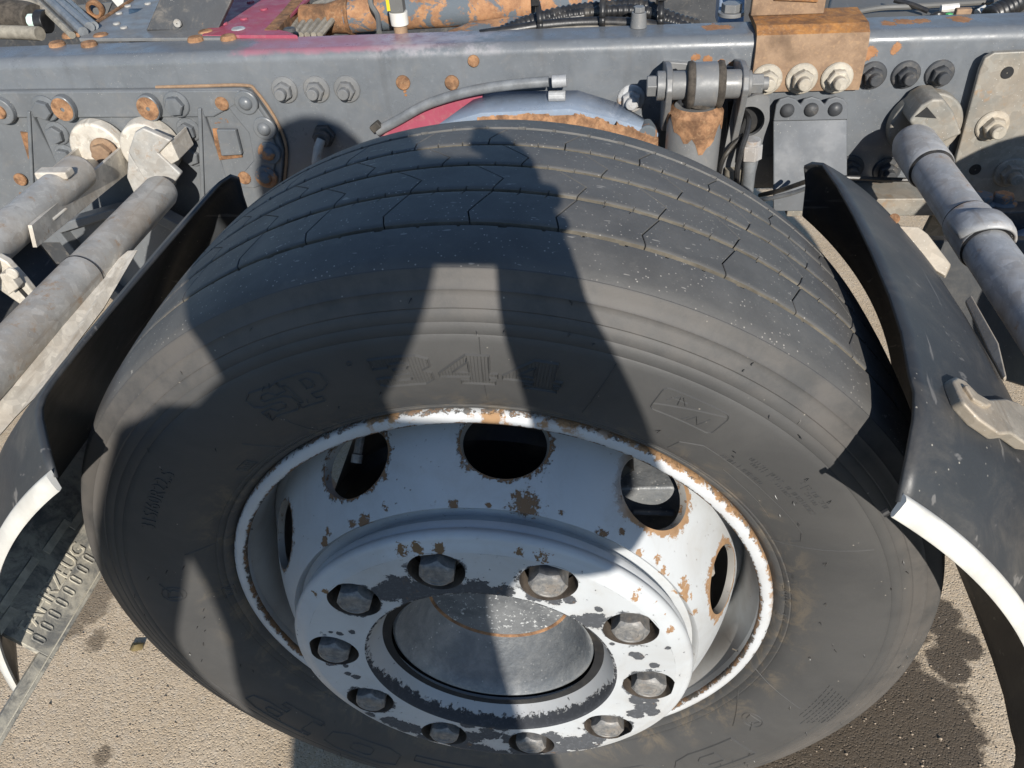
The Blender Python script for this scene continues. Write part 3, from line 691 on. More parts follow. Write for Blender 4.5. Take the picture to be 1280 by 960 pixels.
b.lathe([(.1930, YF), (.1975, YF + .0008), (.2010, YF + .0030), (.2035, YF + .0042), (.2065, YF + .0048), (.2092, YF + .0066), (.2110, YF + .0098), (.2112, YF + .0125), (.2098, YF + .0155), (.2080, YF + .0175), (.2092, YF + .0205), (.2085, YF + .026), (.2030, YF + .030), (.199, YF + .040)], 160, 0)
b.lathe([(.1335, YF), (.1318, YF + .0004), (.1305, YF + .0018), (.1290, YF + .005), (.1195, YF + .0245), (.1185, YF + .0258), (.1165, YF + .0262), (.1160, YF + .030)], 160, 2)
rg = b.build('nut_cover_ring', [M['ring'], M['nuthole'], M['bore']], wheel, sharp=38); edge_attr(rg, EDGE[id(b)]); weld(rg)
# dark plate behind the holes
b = B(); b.lathe([(.205, -.0500), (.110, -.0500)], 96); b.lathe([(.118, -.050), (.118, .01), (.09, .03)], 64); b.build('wheel_flange', M['black'], wheel)
# ---- ten wheel nuts
def make_nut(a):                                           # hexagon with a turned chamfer, so each flat ends in an arc
    c_ = Vector((.1675 * math.sin(a), -.050, .1675 * math.cos(a))); b = B(); rot = random.uniform(0, 1); n = 72; ap = .0163
    b.lathe([(r, -h) for r, h in [(.001, 0), (.0205, 0), (.0205, .0040), (.0175, .0060)]], 28, c=c_)
    rings = [[], [], []]
    for i in range(n):
        t = 2 * math.pi * i / n; ph = (t + math.pi / 6) % (math.pi / 3) - math.pi / 6; r = ap / math.cos(ph); r = min(r, ap * 1.135)
        top = .0285 - max(0, r - .0150) * .95 - .0004
        for ring, (rr, h) in zip(rings, [(r, .004), (r, top), (.0150, .0285)]): ring.append(c_ + Vector((rr * math.cos(t + rot), -h, rr * math.sin(t + rot))))
    b.add([p for r_ in rings for p in r_], [(q * n + i, q * n + (i + 1) % n, (q + 1) * n + (i + 1) % n, (q + 1) * n + i) for q in range(2) for i in range(n)])
    b.lathe([(.0150, -.0285), (.0128, -.0292), (.0122, -.0286), (.0080, -.0289), (.0076, -.0283), (.0004, -.0280)], 32, c=c_)
    return b.build('wheel_nut', M['nut'], wheel, sharp=22, loc=(c_.x, c_.y, c_.z))
for i in range(10): make_nut(PH + i * math.pi / 5)
# ---- hub: open cup with rusty seam at its floor
b = B(); b.lathe([(.1115, .0), (.1112, -.038), (.1095, -.0445), (.1065, -.0460), (.1040, -.0445), (.0985, -.030), (.0835, .014), (.0812, .0170)], 128, 0)
hub = b.build('hub', M['hub'], wheel, sharp=40)
b = B(); b.lathe([(.0826, .0150), (.0812, .0155), (.0798, .0172)], 96); b.build('rust_seam', M['rustplug'], hub)
k = NT('hub_floor')
c = k.mix(k.ss(k.noise(30, 6, .7), .35, .65), (.10, .105, .112), (.17, .175, .18)); c = k.mix(k.ss(k.noise(210, 5, .7), .60, .63), c, (.52, .53, .53)); k.bump(k.noise(150, 5), .3, .001)
M['hubface'] = k.fin(c, .55, 0, .4)
b = B(); b.lathe([(.0802, .0172), (.06, .0176), (.03, .0178), (.001, .0178)], 96); b.build('hub_floor', M['hubface'], hub)
# brake parts seen through the hand holes, axle
b = B(); b.lathe([(.12, .06), (.205, .06), (.215, .07), (.215, .25), (.12, .27)], 64)
brake = b.build('brake_drum', M['black'], wheel)
pc = at(812, 618, .075)
b = B(); b.prism([(pc.x - .05, .045, pc.z - .035), (pc.x + .055, .045, pc.z - .04), (pc.x + .06, .045, pc.z + .02), (pc.x + .02, .045, pc.z + .045), (pc.x - .035, .045, pc.z + .04)], (0, .12, 0))
b.prism([(pc.x - .02, .040, pc.z + .004), (pc.x + .025, .040, pc.z + .004), (pc.x + .025, .040, pc.z + .010), (pc.x - .02, .040, pc.z + .010)], (0, .01, 0))
b.build('brake_caliper', M['hub'], brake, bevel=.006)
pv = at(447, 568, .03)
b = B(); b.tube([pv + Vector((.002, .05, .03)), pv + Vector((.001, .02, .012)), pv], .0045, 10); b.cyl(pv, pv + Vector((-.001, -.006, -.006)), .0058, n=12)
b.build('tyre_valve', M['nut'], wheel)
pv = at(882, 716, .03)
b = B(); b.cyl(pv, pv + Vector((0, .04, 0)), .010, n=12); b.build('brake_bolt', M['galv'], wheel)
# ------------------------------------------------------------------ ground
k = NT('concrete_ground')
n1 = k.noise(4, 6, .6, .3); n2 = k.noise(60, 6, .7); n3 = k.noise(260, 3, .6)
c = k.mix(k.ss(n1, .3, .7), (.51, .40, .275), (.61, .495, .36))
vc = k.n('ShaderNodeTexVoronoi'); vc.inputs['Scale'].default_value = 320; k.link(k.pos(), vc.inputs['Vector'])
sb = k.n('ShaderNodeSeparateColor'); k.link(vc.outputs['Color'], sb.inputs[0])
c = k.mix(k.math('MULTIPLY', k.ss(sb.outputs[0], .72, .80), .35), c, (.38, .30, .21)); c = k.mix(k.math('MULTIPLY', k.ss(sb.outputs[1], .86, .92), .45), c, (.68, .58, .45)); c = k.mix(k.math('MULTIPLY', k.ss(sb.outputs[2], .93, .96), .45), c, (.22, .18, .14))
c = k.mix(k.math('MULTIPLY', k.ss(k.noise(9, 6, .65), .5, .7), .25), c, (.34, .27, .19))
c = k.mix(k.math('MULTIPLY', k.ss(n2, .45, .75), .45), c, (.56, .50, .42))
c = k.mix(k.math('MULTIPLY', k.ss(n3, .52, .72), .30), c, (.30, .235, .175))
st = []
for u, v, r in [(1050, 800, .10), (1100, 850, .10), (1150, 900, .11), (1060, 870, .11), (1000, 900, .10), (1080, 940, .10), (1140, 960, .12), (1180, 1000, .12), (1010, 960, .10), (1120, 775, .06), (1165, 765, .05), (1200, 805, .04), (1000, 850, .09), (960, 960, .06), (1185, 830, .04), (1195, 940, .05)]:
    p = atz(u, v, GZ); st.append((p.x, p.y, p.z, r * .8))
wet = k.ss(k.math('ADD', k.blobs(st, 14, .55), k.math('MULTIPLY', k.math('SUBTRACT', k.noise(55, 5, .7), .5), .9)), .16, -.16)
st2 = []
for u, v, r in [(130, 735, .035), (142, 722, .03), (118, 758, .028), (108, 772, .02), (128, 945, .014), (130, 938, .01), (92, 785, .02), (120, 800, .02)]:
    p = atz(u, v, GZ); st2.append((p.x, p.y, p.z, r))
oil = k.ss(k.math('ADD', k.blobs(st2, 28, 1.2), k.math('MULTIPLY', k.math('SUBTRACT', k.noise(120, 5, .7), .5), 1.2)), .35, -.35)
c = k.mix(k.math('MULTIPLY', wet, .90), c, (.068, .052, .038)); c = k.mix(k.math('MULTIPLY', oil, .65), c, (.09, .066, .045))
sp = k.ss(k.voro(110), .13, .05); c = k.mix(k.math('MULTIPLY', sp, k.ss(k.noise(20, 2), .5, .6)), c, (.62, .55, .46))
k.bump(k.noise(95, 3, .5), .25, .004); k.bump(k.ss(k.voro(230), .05, .45), .55, .003); k.bump(k.noise(330, 4, .65), .6, .003)
M['ground'] = k.fin(c, k.mixf(wet, .9, .62), 0, .3)
b = B(); b.add([(-1500, -1500, GZ), (1500, -1500, GZ), (1500, 1500, GZ), (-1500, 1500, GZ)], [(0, 1, 2, 3)])
g = b.build('ground', M['ground']); g['kind'] = 'structure'
M['bounce_cut'] = m_simple('bounce_cut_dark', (.045, .045, .047), .9, 0, .3, 60, .5, .3)
b = B(); b.add([(-1500, -1500, GZ + .004), (1500, -1500, GZ + .004), (1500, -.32, GZ + .004), (-1500, -.32, GZ + .004)], [(0, 1, 2, 3)])  # unseen dark ground sheet, added to cut bounced sunlight
g = b.build('bounce_cut_sheet', M['bounce_cut']); g['kind'] = 'structure'
b = B()
for i in range(420):                                       # loose grit
    u, v = random.choice([(random.uniform(0, 450), random.uniform(720, 960)), (random.uniform(950, 1280), random.uniform(720, 960))])
    p = atz(u, v, GZ); r = random.uniform(.0008, .0024) * (1.8 if random.random() < .06 else 1)
    vs = [p + Vector((random.uniform(.7, 1.2) * r * x, random.uniform(.7, 1.2) * r * y, .4 * r + random.uniform(.5, .9) * r * z)) for x, y, z in [(1, 0, 0), (-1, 0, 0), (0, 1, 0), (0, -1, 0), (0, 0, 1), (0, 0, -1)]]
    b.add(vs, [(0, 2, 4), (2, 1, 4), (1, 3, 4), (3, 0, 4), (2, 0, 5), (1, 2, 5), (3, 1, 5), (0, 3, 5)])
M['grit'] = m_simple('grit', (.34, .27, .2), .9, 0, .5, 300)
o = b.build('gravel', M['grit'], sharp=10, kind='stuff'); o['label'] = 'loose grit lying on the concrete'
p = atz(171, 811, GZ)
b = B(); b.add([p + Vector(q) for q in [(-.011, -.004, .001), (.0, -.009, .006), (.012, -.002, .002), (.013, .007, .008), (.002, .010, .004), (-.009, .006, .007), (0, 0, .011)]], [(0, 1, 6), (1, 2, 6), (2, 3, 6), (3, 4, 6), (4, 5, 6), (5, 0, 6)])
tag(b.build('dead_leaf', m_simple('dead_leaf', (.16, .12, .05), .8), solid=.001), 'small curled brown leaf on the concrete left of the wheel', 'leaf')

# ------------------------------------------------------------------ chassis rail (C-section), web at y = YW
YW, ZT, ZB = .72, .392, .150
def W(u, v, d=0): return at(u, v, YW - d)
FRS = [(*W(504, 104), .012), (*W(592, 76), .009), (*W(505, 112), .006)]
M['rail'] = m_paint('rail_paint', (.150, .163, .178), .0, .32, .10, red=True, spots=[(*W(505, 109), .005), (*W(506, 114), .0035), (*W(507, 119), .0025), (*W(566, 109), .005), (*W(593, 82), .004), (*W(870, 71), .006), (*W(885, 74), .006), (*W(902, 78), .006), (*W(915, 81), .005), (*W(1085, 66), .01), (*W(1120, 60), .008)] + [(*atz(u, v, ZT), r) for u, v, r in [(1110, 29, .010), (1150, 26, .012), (1200, 24, .014), (1130, 27, .014), (890, 34, .014), (905, 34, .012)]], spec=.6)
rad_ = .017; arc = [(YW + rad_ - rad_ * math.sin(R(q)), ZT - rad_ + rad_ * math.cos(R(q))) for q in range(0, 91, 10)]
sec = [(YW + .072, ZT)] + arc + [(YW, ZB + .012), (YW + .003, ZB + .003), (YW + .012, ZB), (YW + .072, ZB), (YW + .072, ZB + .008), (YW + .014, ZB + .008), (YW + .008, ZB + .014), (YW + .008, ZT - .016), (YW + .016, ZT - .008), (YW + .072, ZT - .008)]
def railmesh(x0, x1, dy=0, flip=1):
    b = B(); b.prism([(x0, (y - YW) * flip + YW + dy, z) for y, z in sec], (x1 - x0, 0, 0)); return b
rail = thing('chassis_rail', 'grey painted steel chassis rail running across behind the big wheel', 'chassis rail', (0, YW, ZT))
railmesh(-1.9, 1.9).build('rail_beam', M['rail'], rail, sharp=30)
# the faded red patch of the top flange
pr_ = [atz(u, v, ZT + .0006) for u, v in [(258, 38), (345, 37), (420, 40), (500, 46), (560, 47), (560, 52), (500, 58), (430, 57), (330, 55), (262, 55)]]
M['redfade'] = m_paint('worn_red_paint', (.36, .10, .14), .0, .5, .5, grime=.2)

# ---- bolts: built once, copied
def hexbolt_mesh(r=.012, washer=.017, h=.009, stud=.008, studr=.0065, wh=.0025):
    b = B(); b.lathe([(.0004, 0), (washer, 0), (washer, -wh * .6), (washer * .93, -wh)], 24)
    b.lathe([(washer * .93, -wh), (r * .9, -wh - .001)], 24)
    rs = [(1, -wh), (1, -wh - h * .82), (.88, -wh - h)]
    vs = [(r * sc * math.cos(i * math.pi / 3 + .26), y, r * sc * math.sin(i * math.pi / 3 + .26)) for sc, y in rs for i in range(6)]
    b.add(vs, [(q * 6 + i, q * 6 + (i + 1) % 6, (q + 1) * 6 + (i + 1) % 6, (q + 1) * 6 + i) for q in range(2) for i in range(6)] + [tuple(range(12, 18))])
    if stud: b.lathe([(studr, -wh - h + .001), (studr, -wh - h - stud + .0012), (studr - .0012, -wh - h - stud), (.0004, -wh - h - stud)], 16)
    return b
PROTO = {}
def bolt(parent, p, mat, kind='nut', rot=None, scale=1, name='bolt', normal_up=False):
    key = (kind, mat)
    if key not in PROTO:
        if kind == 'nut': b = hexbolt_mesh(.0150, .0215, .012, .012, .0088, .004)
        elif kind == 'cap': b = hexbolt_mesh(.0150, .0205, .011, 0, 0, .004)
        elif kind == 'stub': b = hexbolt_mesh(.013, .016, .011, .018, .008, .003)
        elif kind == 'dome': b = B(); b.lathe([(.0125 * math.cos(R(q)), -.0095 * math.sin(R(q))) for q in range(0, 90, 15)] + [(.0004, -.0095)], 20)
        elif kind == 'boss': b = B(); b.lathe([(.0195, 0), (.0190, -.003), (.0175, -.004), (.0115, -.0042)] + [(.0112 * math.cos(R(q)), -.0042 - .008 * math.sin(R(q))) for q in range(0, 90, 15)] + [(.0004, -.0122)], 24)
        elif kind == 'plug': b = B(); b.lathe([(.0115, 0), (.0113, -.003), (.0100, -.0045), (.0004, -.0050)], 18)
        elif kind == 'flat': b = B(); b.lathe([(.0135, 0), (.0130, -.004), (.0105, -.0065), (.0004, -.0072)], 18)
        me = b.build(name, M[mat], None, sharp=30); PROTO[key] = me.data; bpy.data.objects.remove(me)
    o = bpy.data.objects.new(name, PROTO[key]); COL.objects.link(o); o.parent = parent
    o.location = Vector(p) - wloc(parent); o.rotation_euler = rot or ((R(-90), 0, 0) if normal_up else (0, random.uniform(0, 1), 0)); o.scale = (scale,) * 3
    return o
for u, v in [(356, 112), (396, 111.5), (434, 111)]: bolt(rail, W(u, v), 'frame', 'nut')
for u, v in [(1090, 94), (1132, 93), (1174, 92)]: bolt(rail, W(u, v), 'dark', 'nut', scale=.95)
bolt(rail, W(789, 123), 'galvdark', 'nut'); 
for u, v in [(504, 103), (565, 103)]: bolt(rail, W(u, v), 'rustplug', 'plug', name='rivet')
bolt(rail, W(592, 76), 'rustplug', 'plug', scale=.8, name='rivet')
for u, v in [(72, 57), (88, 46), (112, 57), (127, 47), (245, 51), (258, 43), (286, 49)]: bolt(rail, atz(u, v, ZT), 'rustplug', 'flat', normal_up=True, name='rivet', scale=1.0)
bolt(rail, atz(299, 40, ZT), 'galvdark', 'flat', normal_up=True, name='rivet'); bolt(rail, atz(362, 39, ZT), 'dark', 'flat', normal_up=True, name='rivet', scale=.8)
for u, v in [(1108, 213), (1062, 210)]: bolt(rail, W(u, v), 'dark', 'nut')
# fitting with short pipe, in the shade of the photographer
ft = thing('brake_fitting', 'small brass nosed pipe fitting on the chassis rail left of the tyre top', 'fitting', W(406, 168))
q = W(406, 168)
b = B(); b.cyl(q, q + Vector((0, -.012, 0)), .019, n=6); b.cyl(q + Vector((0, -.012, 0)), q + Vector((0, -.022, -.001)), .013, n=16); b.build('fitting_nut', M['dark'], ft, bevel=.001)
b = B(); b.tube([q + Vector((0, -.020, 0)), q + Vector((-.006, -.028, -.012)), q + Vector((-.014, -.03, -.034)), q + Vector((-.016, -.03, -.07))], .0075, 12); b.build('pipe_stub', M['galv'], ft)

# ---- cast suspension bracket on the left of the web
def WP(pts, d=0): return [W(u, v, d) for u, v in pts]
cast = thing('suspension_bracket', 'grey cast bracket with two upright ribs bolted to the left of the chassis rail', 'bracket', W(180, 180))
outl = [(-60, 112), (60, 110), (180, 109), (305, 107), (318, 112), (345, 152), (357, 186), (352, 240), (300, 262), (240, 300), (60, 300), (-60, 300)]
b = B(); b.prism(WP(outl, 0), (0, -.012, 0)); b.build('bracket_plate', M['cast'], cast, bevel=.003)
D1 = .012
b = B(); b.prism(WP([(-60, 114), (60, 113), (180, 112), (300, 111), (308, 116), (300, 128), (268, 145), (90, 146), (-60, 146)], D1), (0, -.006, 0)); b.build('raised_flange', M['cast'], cast, bevel=.003)
b = B(); b.prism(WP([(275, 118), (310, 116), (335, 150), (348, 188), (340, 226), (318, 234), (290, 232), (318, 200), (312, 165), (296, 146)], D1), (0, -.005, 0)); b.build('raised_flange', M['cast'], cast, bevel=.003)
b = B(); path = WP([(195, 109), (250, 107.5), (305, 106.5), (320, 114), (345, 150), (358, 186), (355, 230)], .004); b.tube(smooth(path, 6), .0026, 8); b.build('rust_seam', M['rustplate'], cast)
for (top, bl, br, dp) in [((38, 134), (46, 222), (66, 206), .075), ((251, 130), (258, 246), (278, 238), .075)]:   # upright ribs
    p0 = W(*top, D1); p1 = W(*bl, D1); p2 = W(*br, D1)
    b = B(); t_ = .007
    f0 = p0 + Vector((0, -.010, -.004)); f1 = Vector((p1.x, p1.y - dp * .42, p1.z))
    vs = []
    for s_ in (-t_ * .5, t_ * .5): vs += [p0 + Vector((s_, .004, 0)), f0 + Vector((s_, 0, 0)), f1 + Vector((s_, 0, -.02)), Vector((p1.x + s_, p1.y + .004, p1.z - .02))]
    b.add(vs, [(0, 1, 2, 3), (4, 5, 6, 7), (0, 1, 5, 4), (1, 2, 6, 5), (2, 3, 7, 6), (3, 0, 4, 7)])
    # the web tapers wider towards its foot
    vs2 = [p0 + Vector((t_ * .5, .002, 0)), f0 + Vector((t_ * .5, .002, 0)), f1 + Vector((t_ * .5, .004, -.02)), Vector((p1.x + .050, p1.y + .004, p1.z - .02))]
    b.add(vs2, [(0, 1, 2), (0, 2, 3), (0, 3, 1), (1, 3, 2)])
    b.build('upright_rib', M['cast'], cast, bevel=.002, sharp=25)
for (u, v) in [(72, 166), (236, 162), (241, 193), (83, 194)]: bolt(cast, W(u, v, D1), 'cast', 'cap')
for (u, v) in [(57, 135), (221, 130)]: bolt(cast, W(u, v, D1 + .006), 'cast', 'cap', scale=1.05)
for (u, v) in [(308, 128), (331, 160)]: bolt(cast, W(u, v, D1 + .005), 'cast', 'boss', name='rivet')
for (u, v) in [(337, 191), (333, 221)]: bolt(cast, W(u, v, D1 + .005), 'rustpaint', 'boss', name='rivet')
for (u, v) in [(278, 129), (306, 222), (26, 224)]: bolt(cast, W(u, v, D1 + .004), 'rustplug', 'plug', name='rivet')
for (u, v) in [(84, 133), (190, 132)]:                                    # rusty oval bosses with a small hole
    q = W(u, v, D1 + .005); b = B()
    ell = [(q.x + (.021 if 1 else 0) * math.cos(t) * (.85 if math.cos(t) > 0 else 1), q.y, q.z + .022 * math.sin(t)) for t in [i * math.pi / 10 for i in range(20)]]
    b.prism(ell, (0, -.014, 0)); b.build('oval_boss', M['cast'], cast, bevel=.003)
    b = B(); n = 20; outr = [(q.x - .001 + .018 * math.cos(i * math.pi / 10), q.y - .0144, q.z + .019 * math.sin(i * math.pi / 10)) for i in range(n)]
    inn = [(q.x + .0035 * math.cos(i * math.pi / 10), q.y - .0150, q.z + .0035 * math.sin(i * math.pi / 10)) for i in range(n)]; inb = [(x, y + .008, z) for x, y, z in inn]
    b.add(outr + inn + inb, [(i, (i + 1) % n, n + (i + 1) % n, n + i) for i in range(n)] + [(n + i, n + (i + 1) % n, 2 * n + (i + 1) % n, 2 * n + i) for i in range(n)] + [tuple(range(2 * n, 3 * n))])
    b.build('rusty_boss_face', M['rustplug'], cast)
q = W(4, 137, D1 + .005); b = B(); b.cyl(q, q + Vector((0, -.010, 0)), .024, .022, 24); b.build('oval_boss', M['cast'], cast, bevel=.002)
bolt(cast, q + Vector((0, -.010, 0)), 'rustplug', 'plug', name='rivet')
# square window with a rusty lug
q = W(280, 178, D1); b = B()
b.prism(WP([(266, 160), (296, 160), (304, 196), (272, 200)], D1), (0, -.003, 0)); b.build('recess_floor', M['rust'], cast, bevel=.001)
b = B(); b.prism(WP([(272.5, 159.5), (296.5, 159.5), (304.5, 191), (279, 192.5)], D1 + .003), (0, -.009, 0)); b.build('square_lug', M['cast'], cast, bevel=.002)
b = B(); b.prism(WP([(26, 164), (38, 166), (44, 200), (36, 198)], D1), (0, -.002, 0)); b.build('recess_floor', M['rust'], cast)
# lower pocket of the casting
def AT(pts, y): return [at(u, v, y) for u, v in pts]
b = B(); yy = .655
b.prism(AT([(62, 284), (140, 262), (175, 262), (250, 300), (190, 420), (110, 345)], yy), (0, .03, 0)); b.build('pocket_floor', M['cast'], cast, bevel=.004)
b = B(); outer = AT([(60, 284), (138, 262), (180, 258), (260, 300), (196, 424), (104, 344)], yy - .022); inner = AT([(76, 292), (140, 272), (178, 270), (242, 304), (192, 402), (114, 340)], yy - .022)
n = 6; b.add(outer + inner + [p + Vector((0, .025, 0)) for p in outer] + [p + Vector((0, .025, 0)) for p in inner], [(i, (i + 1) % n, n + (i + 1) % n, n + i) for i in range(n)] + [(i, (i + 1) % n, 2 * n + (i + 1) % n, 2 * n + i) for i in range(n)] + [(n + i, n + (i + 1) % n, 3 * n + (i + 1) % n, 3 * n + i) for i in range(n)])
b.build('pocket_wall', M['cast'], cast, bevel=.003)
b = B(); b.prism(WP([(-60, 230), (250, 230), (250, 330), (-60, 330)], -.004), (0, .006, 0)); b.build('bracket_back', M['dark'], cast)
# lower lip plate on the right under the rail
b = B(); b.prism([(.40, YW - .06, ZB + .012), (.66, YW - .06, ZB + .012), (.66, YW - .001, ZB + .012), (.40, YW - .001, ZB + .012)], (0, 0, -.03)); 
tag(b.build('lower_plate', M['galvplate'], bevel=.002), 'pale dusty plate under the chassis rail behind the right mudguard', 'plate')
hz = thing('brake_pipe', 'thin black pipe along the pale plate under the rail right of the folded bracket', 'pipe')
b = B(); b.tube(smooth([W(1040, 222, .065), W(1065, 222, .066), W(1100, 224, .067), W(1150, 225, .066)], 6), .0035, 8); b.build('pipe', M['hose'], hz)

# ---- tan rusty saddle plate over the rail
sad = thing('saddle_plate', 'tan rusty saddle plate folded over the rail with orange top and three nuts', 'saddle plate', W(1005, 80))
xl, xr = W(941, 80).x, W(1078, 80).x
ytop = ZT + .012; th_ = .010
secs = [(YW + .085, ytop), (YW + .012, ytop - .001), (YW - .004, ytop - .010), (YW - .0105, ytop - .03), (YW - .0105, W(1005, 114, .0105).z)]
b = B(); prof_o = secs; prof_i = [(y + .0102, z - .009) for y, z in secs]; prof_i[-1] = (secs[-1][0] + .0102, secs[-1][1])
for (za, zb, m_) in ((0, 2, 1), (2, 4, 0)):
    po = prof_o[za:zb + 1]; pi_ = prof_i[za:zb + 1][::-1]; b.prism([(xl, y, z) for y, z in po + pi_], (xr - xl, 0, 0), m_)
M['rustplate_'] = M['rustplate']
b.build('saddle', [M['rustplate'], M['rusttop']], sad, sharp=20)
for u, v in [(958, 99), (1002, 98), (1046, 97)]: bolt(sad, W(u, v, .0105), 'zinc', 'nut', scale=1.06)
p0 = atz(937, 18, ytop); p1 = atz(1028, 15, ytop)
b = B(); b.prism([(p0.x, YW + .055, ytop), (p1.x, YW + .055, ytop), (p1.x, YW + .055, ytop + .16), (p0.x, YW + .055, ytop + .16)], (0, .014, 0)); b.build('upright_plate', M['rustplate'], sad, bevel=.002)
b = B(); zz = at(990, 0, YW + .054).z - .004; b.prism([(p0.x + .03, YW + .0545, zz + .005), (p1.x - .012, YW + .0545, zz), (p1.x - .02, YW + .0545, zz + .06), (p0.x + .04, YW + .0545, zz + .06)], (0, -.004, 0)); b.build('rust_scab', M['rusttop'], sad, bevel=.0015)

# ---- folded bracket with three domed rivets
fb = thing('folded_bracket', 'grey folded sheet bracket with scalloped top and three domed rivets', 'bracket', W(1012, 180))
d0 = .014
top = []
for u in (984, 1014, 1044): top += [(u - 14.5, 129), (u - 10, 122.5), (u, 119.5), (u + 10, 122.5)]
top += [(1058.5, 129)]
b = B(); b.prism(WP(top + [(1058.5, 148), (966, 150)], d0), (0, -.006, 0)); b.build('rivet_flange', M['fold'], fb, bevel=.002)
p = [W(966, 150, d0), W(1058, 148, d0)]; q_ = [at(966, 236, YW - d0 - .052), at(1058, 234, YW - d0 - .052)]; e_ = [at(966, 262, YW - d0 - .050), at(1058, 262, YW - d0 - .050)]
b = B(); o6 = Vector((0, -.006, 0)); r_ = [p[0], p[1], q_[0], q_[1], e_[0], e_[1]]
vs = r_ + [x + o6 for x in r_]; b.add(vs, [(0, 1, 3, 2), (2, 3, 5, 4), (6, 7, 9, 8), (8, 9, 11, 10), (0, 2, 8, 6), (2, 4, 10, 8), (1, 3, 9, 7), (3, 5, 11, 9), (4, 5, 11, 10)])
b.build('sloping_panel', M['fold'], fb, bevel=.002, sharp=25)
for u, v in [(984, 138), (1014, 137), (1044, 136.5)]: bolt(fb, W(u, v, d0 + .006), 'dark', 'dome', name='rivet', scale=.85)

# ---- shock absorber and its mount
mt = thing('shock_mount', 'grey two eared mount plate with round hole beside the shock absorber', 'mount', W(890, 110))
ye = .635
def ear(u0, v0, u1, v1, nm='mount_ear'):
    a = W(u0, v0); c1 = W(u1, v1); x0 = a.x
    poly = [(x0, YW + .001, a.z + .012), (x0, ye + .01, W(u0, v0).z - .004), (x0, ye - .022, a.z - .028), (x0, ye - .024, a.z - .052), (x0, ye - .006, a.z - .085), (x0, YW + .001, a.z - .17)]
    b = B(); b.prism(poly, (.009, 0, 0)); return b.build(nm, M['frame'], mt, bevel=.002)
bx = at(876, 106, ye)                                     # bolt axis
zl = at(838, 76, ye + .03).z; xa = at(832, 102, ye).x; xb = at(925, 108, ye).x
zw = W(836, 76).z
def ear2(x0, zb, nm='mount_ear'):
    poly = [(x0, YW + .001, zw), (x0, ye + .03, bx.z + .022), (x0, ye - .004, bx.z + .0235), (x0, ye - .020, bx.z + .016), (x0, ye - .0265, bx.z), (x0, ye - .018, bx.z - .024), (x0, ye + .02, zb), (x0, YW + .001, zb - .02)]
    b = B(); b.prism(poly, (.009, 0, 0)); return b.build(nm, M['frame'], mt, bevel=.002)
ear2(xa, bx.z - .075); ear2(xb, bx.z - .10)
b = B(); b.prism([(xa, YW - .002, zw + .002), (xb + .009, YW - .002, zw - .010), (xb + .009, YW - .002, bx.z - .08), (xa, YW - .002, bx.z - .08)], (0, -.006, 0)); b.build('mount_back', M['frame'], mt, bevel=.002)
b = B(); b.cyl((xa - .012, bx.y, bx.z), (xa, bx.y, bx.z), .020, n=24); b.cyl((xa - .026, bx.y, bx.z), (xa - .012, bx.y, bx.z), .0155, n=6); b.build('mount_bolt', M['frame'], mt, bevel=.001)
b = B(); b.cyl((xb + .009, bx.y, bx.z), (xb + .014, bx.y, bx.z), .018, n=24); b.cyl((xb + .014, bx.y, bx.z), (xb + .030, bx.y, bx.z), .0145, n=6); b.cyl((xb + .03, bx.y, bx.z), (xb + .038, bx.y, bx.z), .009, n=14); b.build('mount_bolt', M['frame'], mt, bevel=.001)
pts = [(930, 116), (950, 116), (946, 130), (962, 135), (960, 150), (925, 236), (880, 236), (912, 160)]
hy = .655
hole_c = at(936, 152, hy)
poly = AT([(918, 128), (948, 118), (962, 122), (962, 150), (945, 200), (940, 250), (892, 250), (905, 190)], hy)
b = B()
def plate_hole(bb, poly, c_, r_, th, n=40):               # flat plate with a round hole
    ring_o = []; 
    for i in range(n):
        t = 2 * math.pi * i / n; d = Vector((math.cos(t), 0, math.sin(t))); best = 1e9
        for a, e in zip(poly, poly[1:] + poly[:1]):
            den = d.x * (e.z - a.z) - d.z * (e.x - a.x)
            if abs(den) < 1e-12: continue
            s_ = ((a.x - c_.x) * (e.z - a.z) - (a.z - c_.z) * (e.x - a.x)) / den; w_ = ((a.x - c_.x) * d.z - (a.z - c_.z) * d.x) / den
            if s_ > 0 and -1e-6 <= w_ <= 1 + 1e-6: best = min(best, s_)
        ring_o.append(c_ + d * best)
    ring_i = [c_ + Vector((math.cos(2 * math.pi * i / n) * r_, 0, math.sin(2 * math.pi * i / n) * r_)) for i in range(n)]
    o_ = Vector((0, th, 0)); vs = ring_o + ring_i + [p + o_ for p in ring_o] + [p + o_ for p in ring_i]
    bb.add(vs, [(i, (i + 1) % n, n + (i + 1) % n, n + i) for i in range(n)] + [(2 * n + i, 2 * n + (i + 1) % n, 3 * n + (i + 1) % n, 3 * n + i) for i in range(n)] + [(i, (i + 1) % n, 2 * n + (i + 1) % n, 2 * n + i) for i in range(n)] + [(n + i, n + (i + 1) % n, 3 * n + (i + 1) % n, 3 * n + i) for i in range(n)])
plate_hole(b, poly, hole_c, .0225, .008); b.build('holed_plate', M['frame'], mt, sharp=30)
b = B(); b.prism(AT([(910, 126), (958, 122), (958, 150), (938, 200), (908, 190)], hy + .022), (0, .004, 0)); b.build('cavity_shade', M['black'], mt)  # black sheet stands for the shade inside the round hole
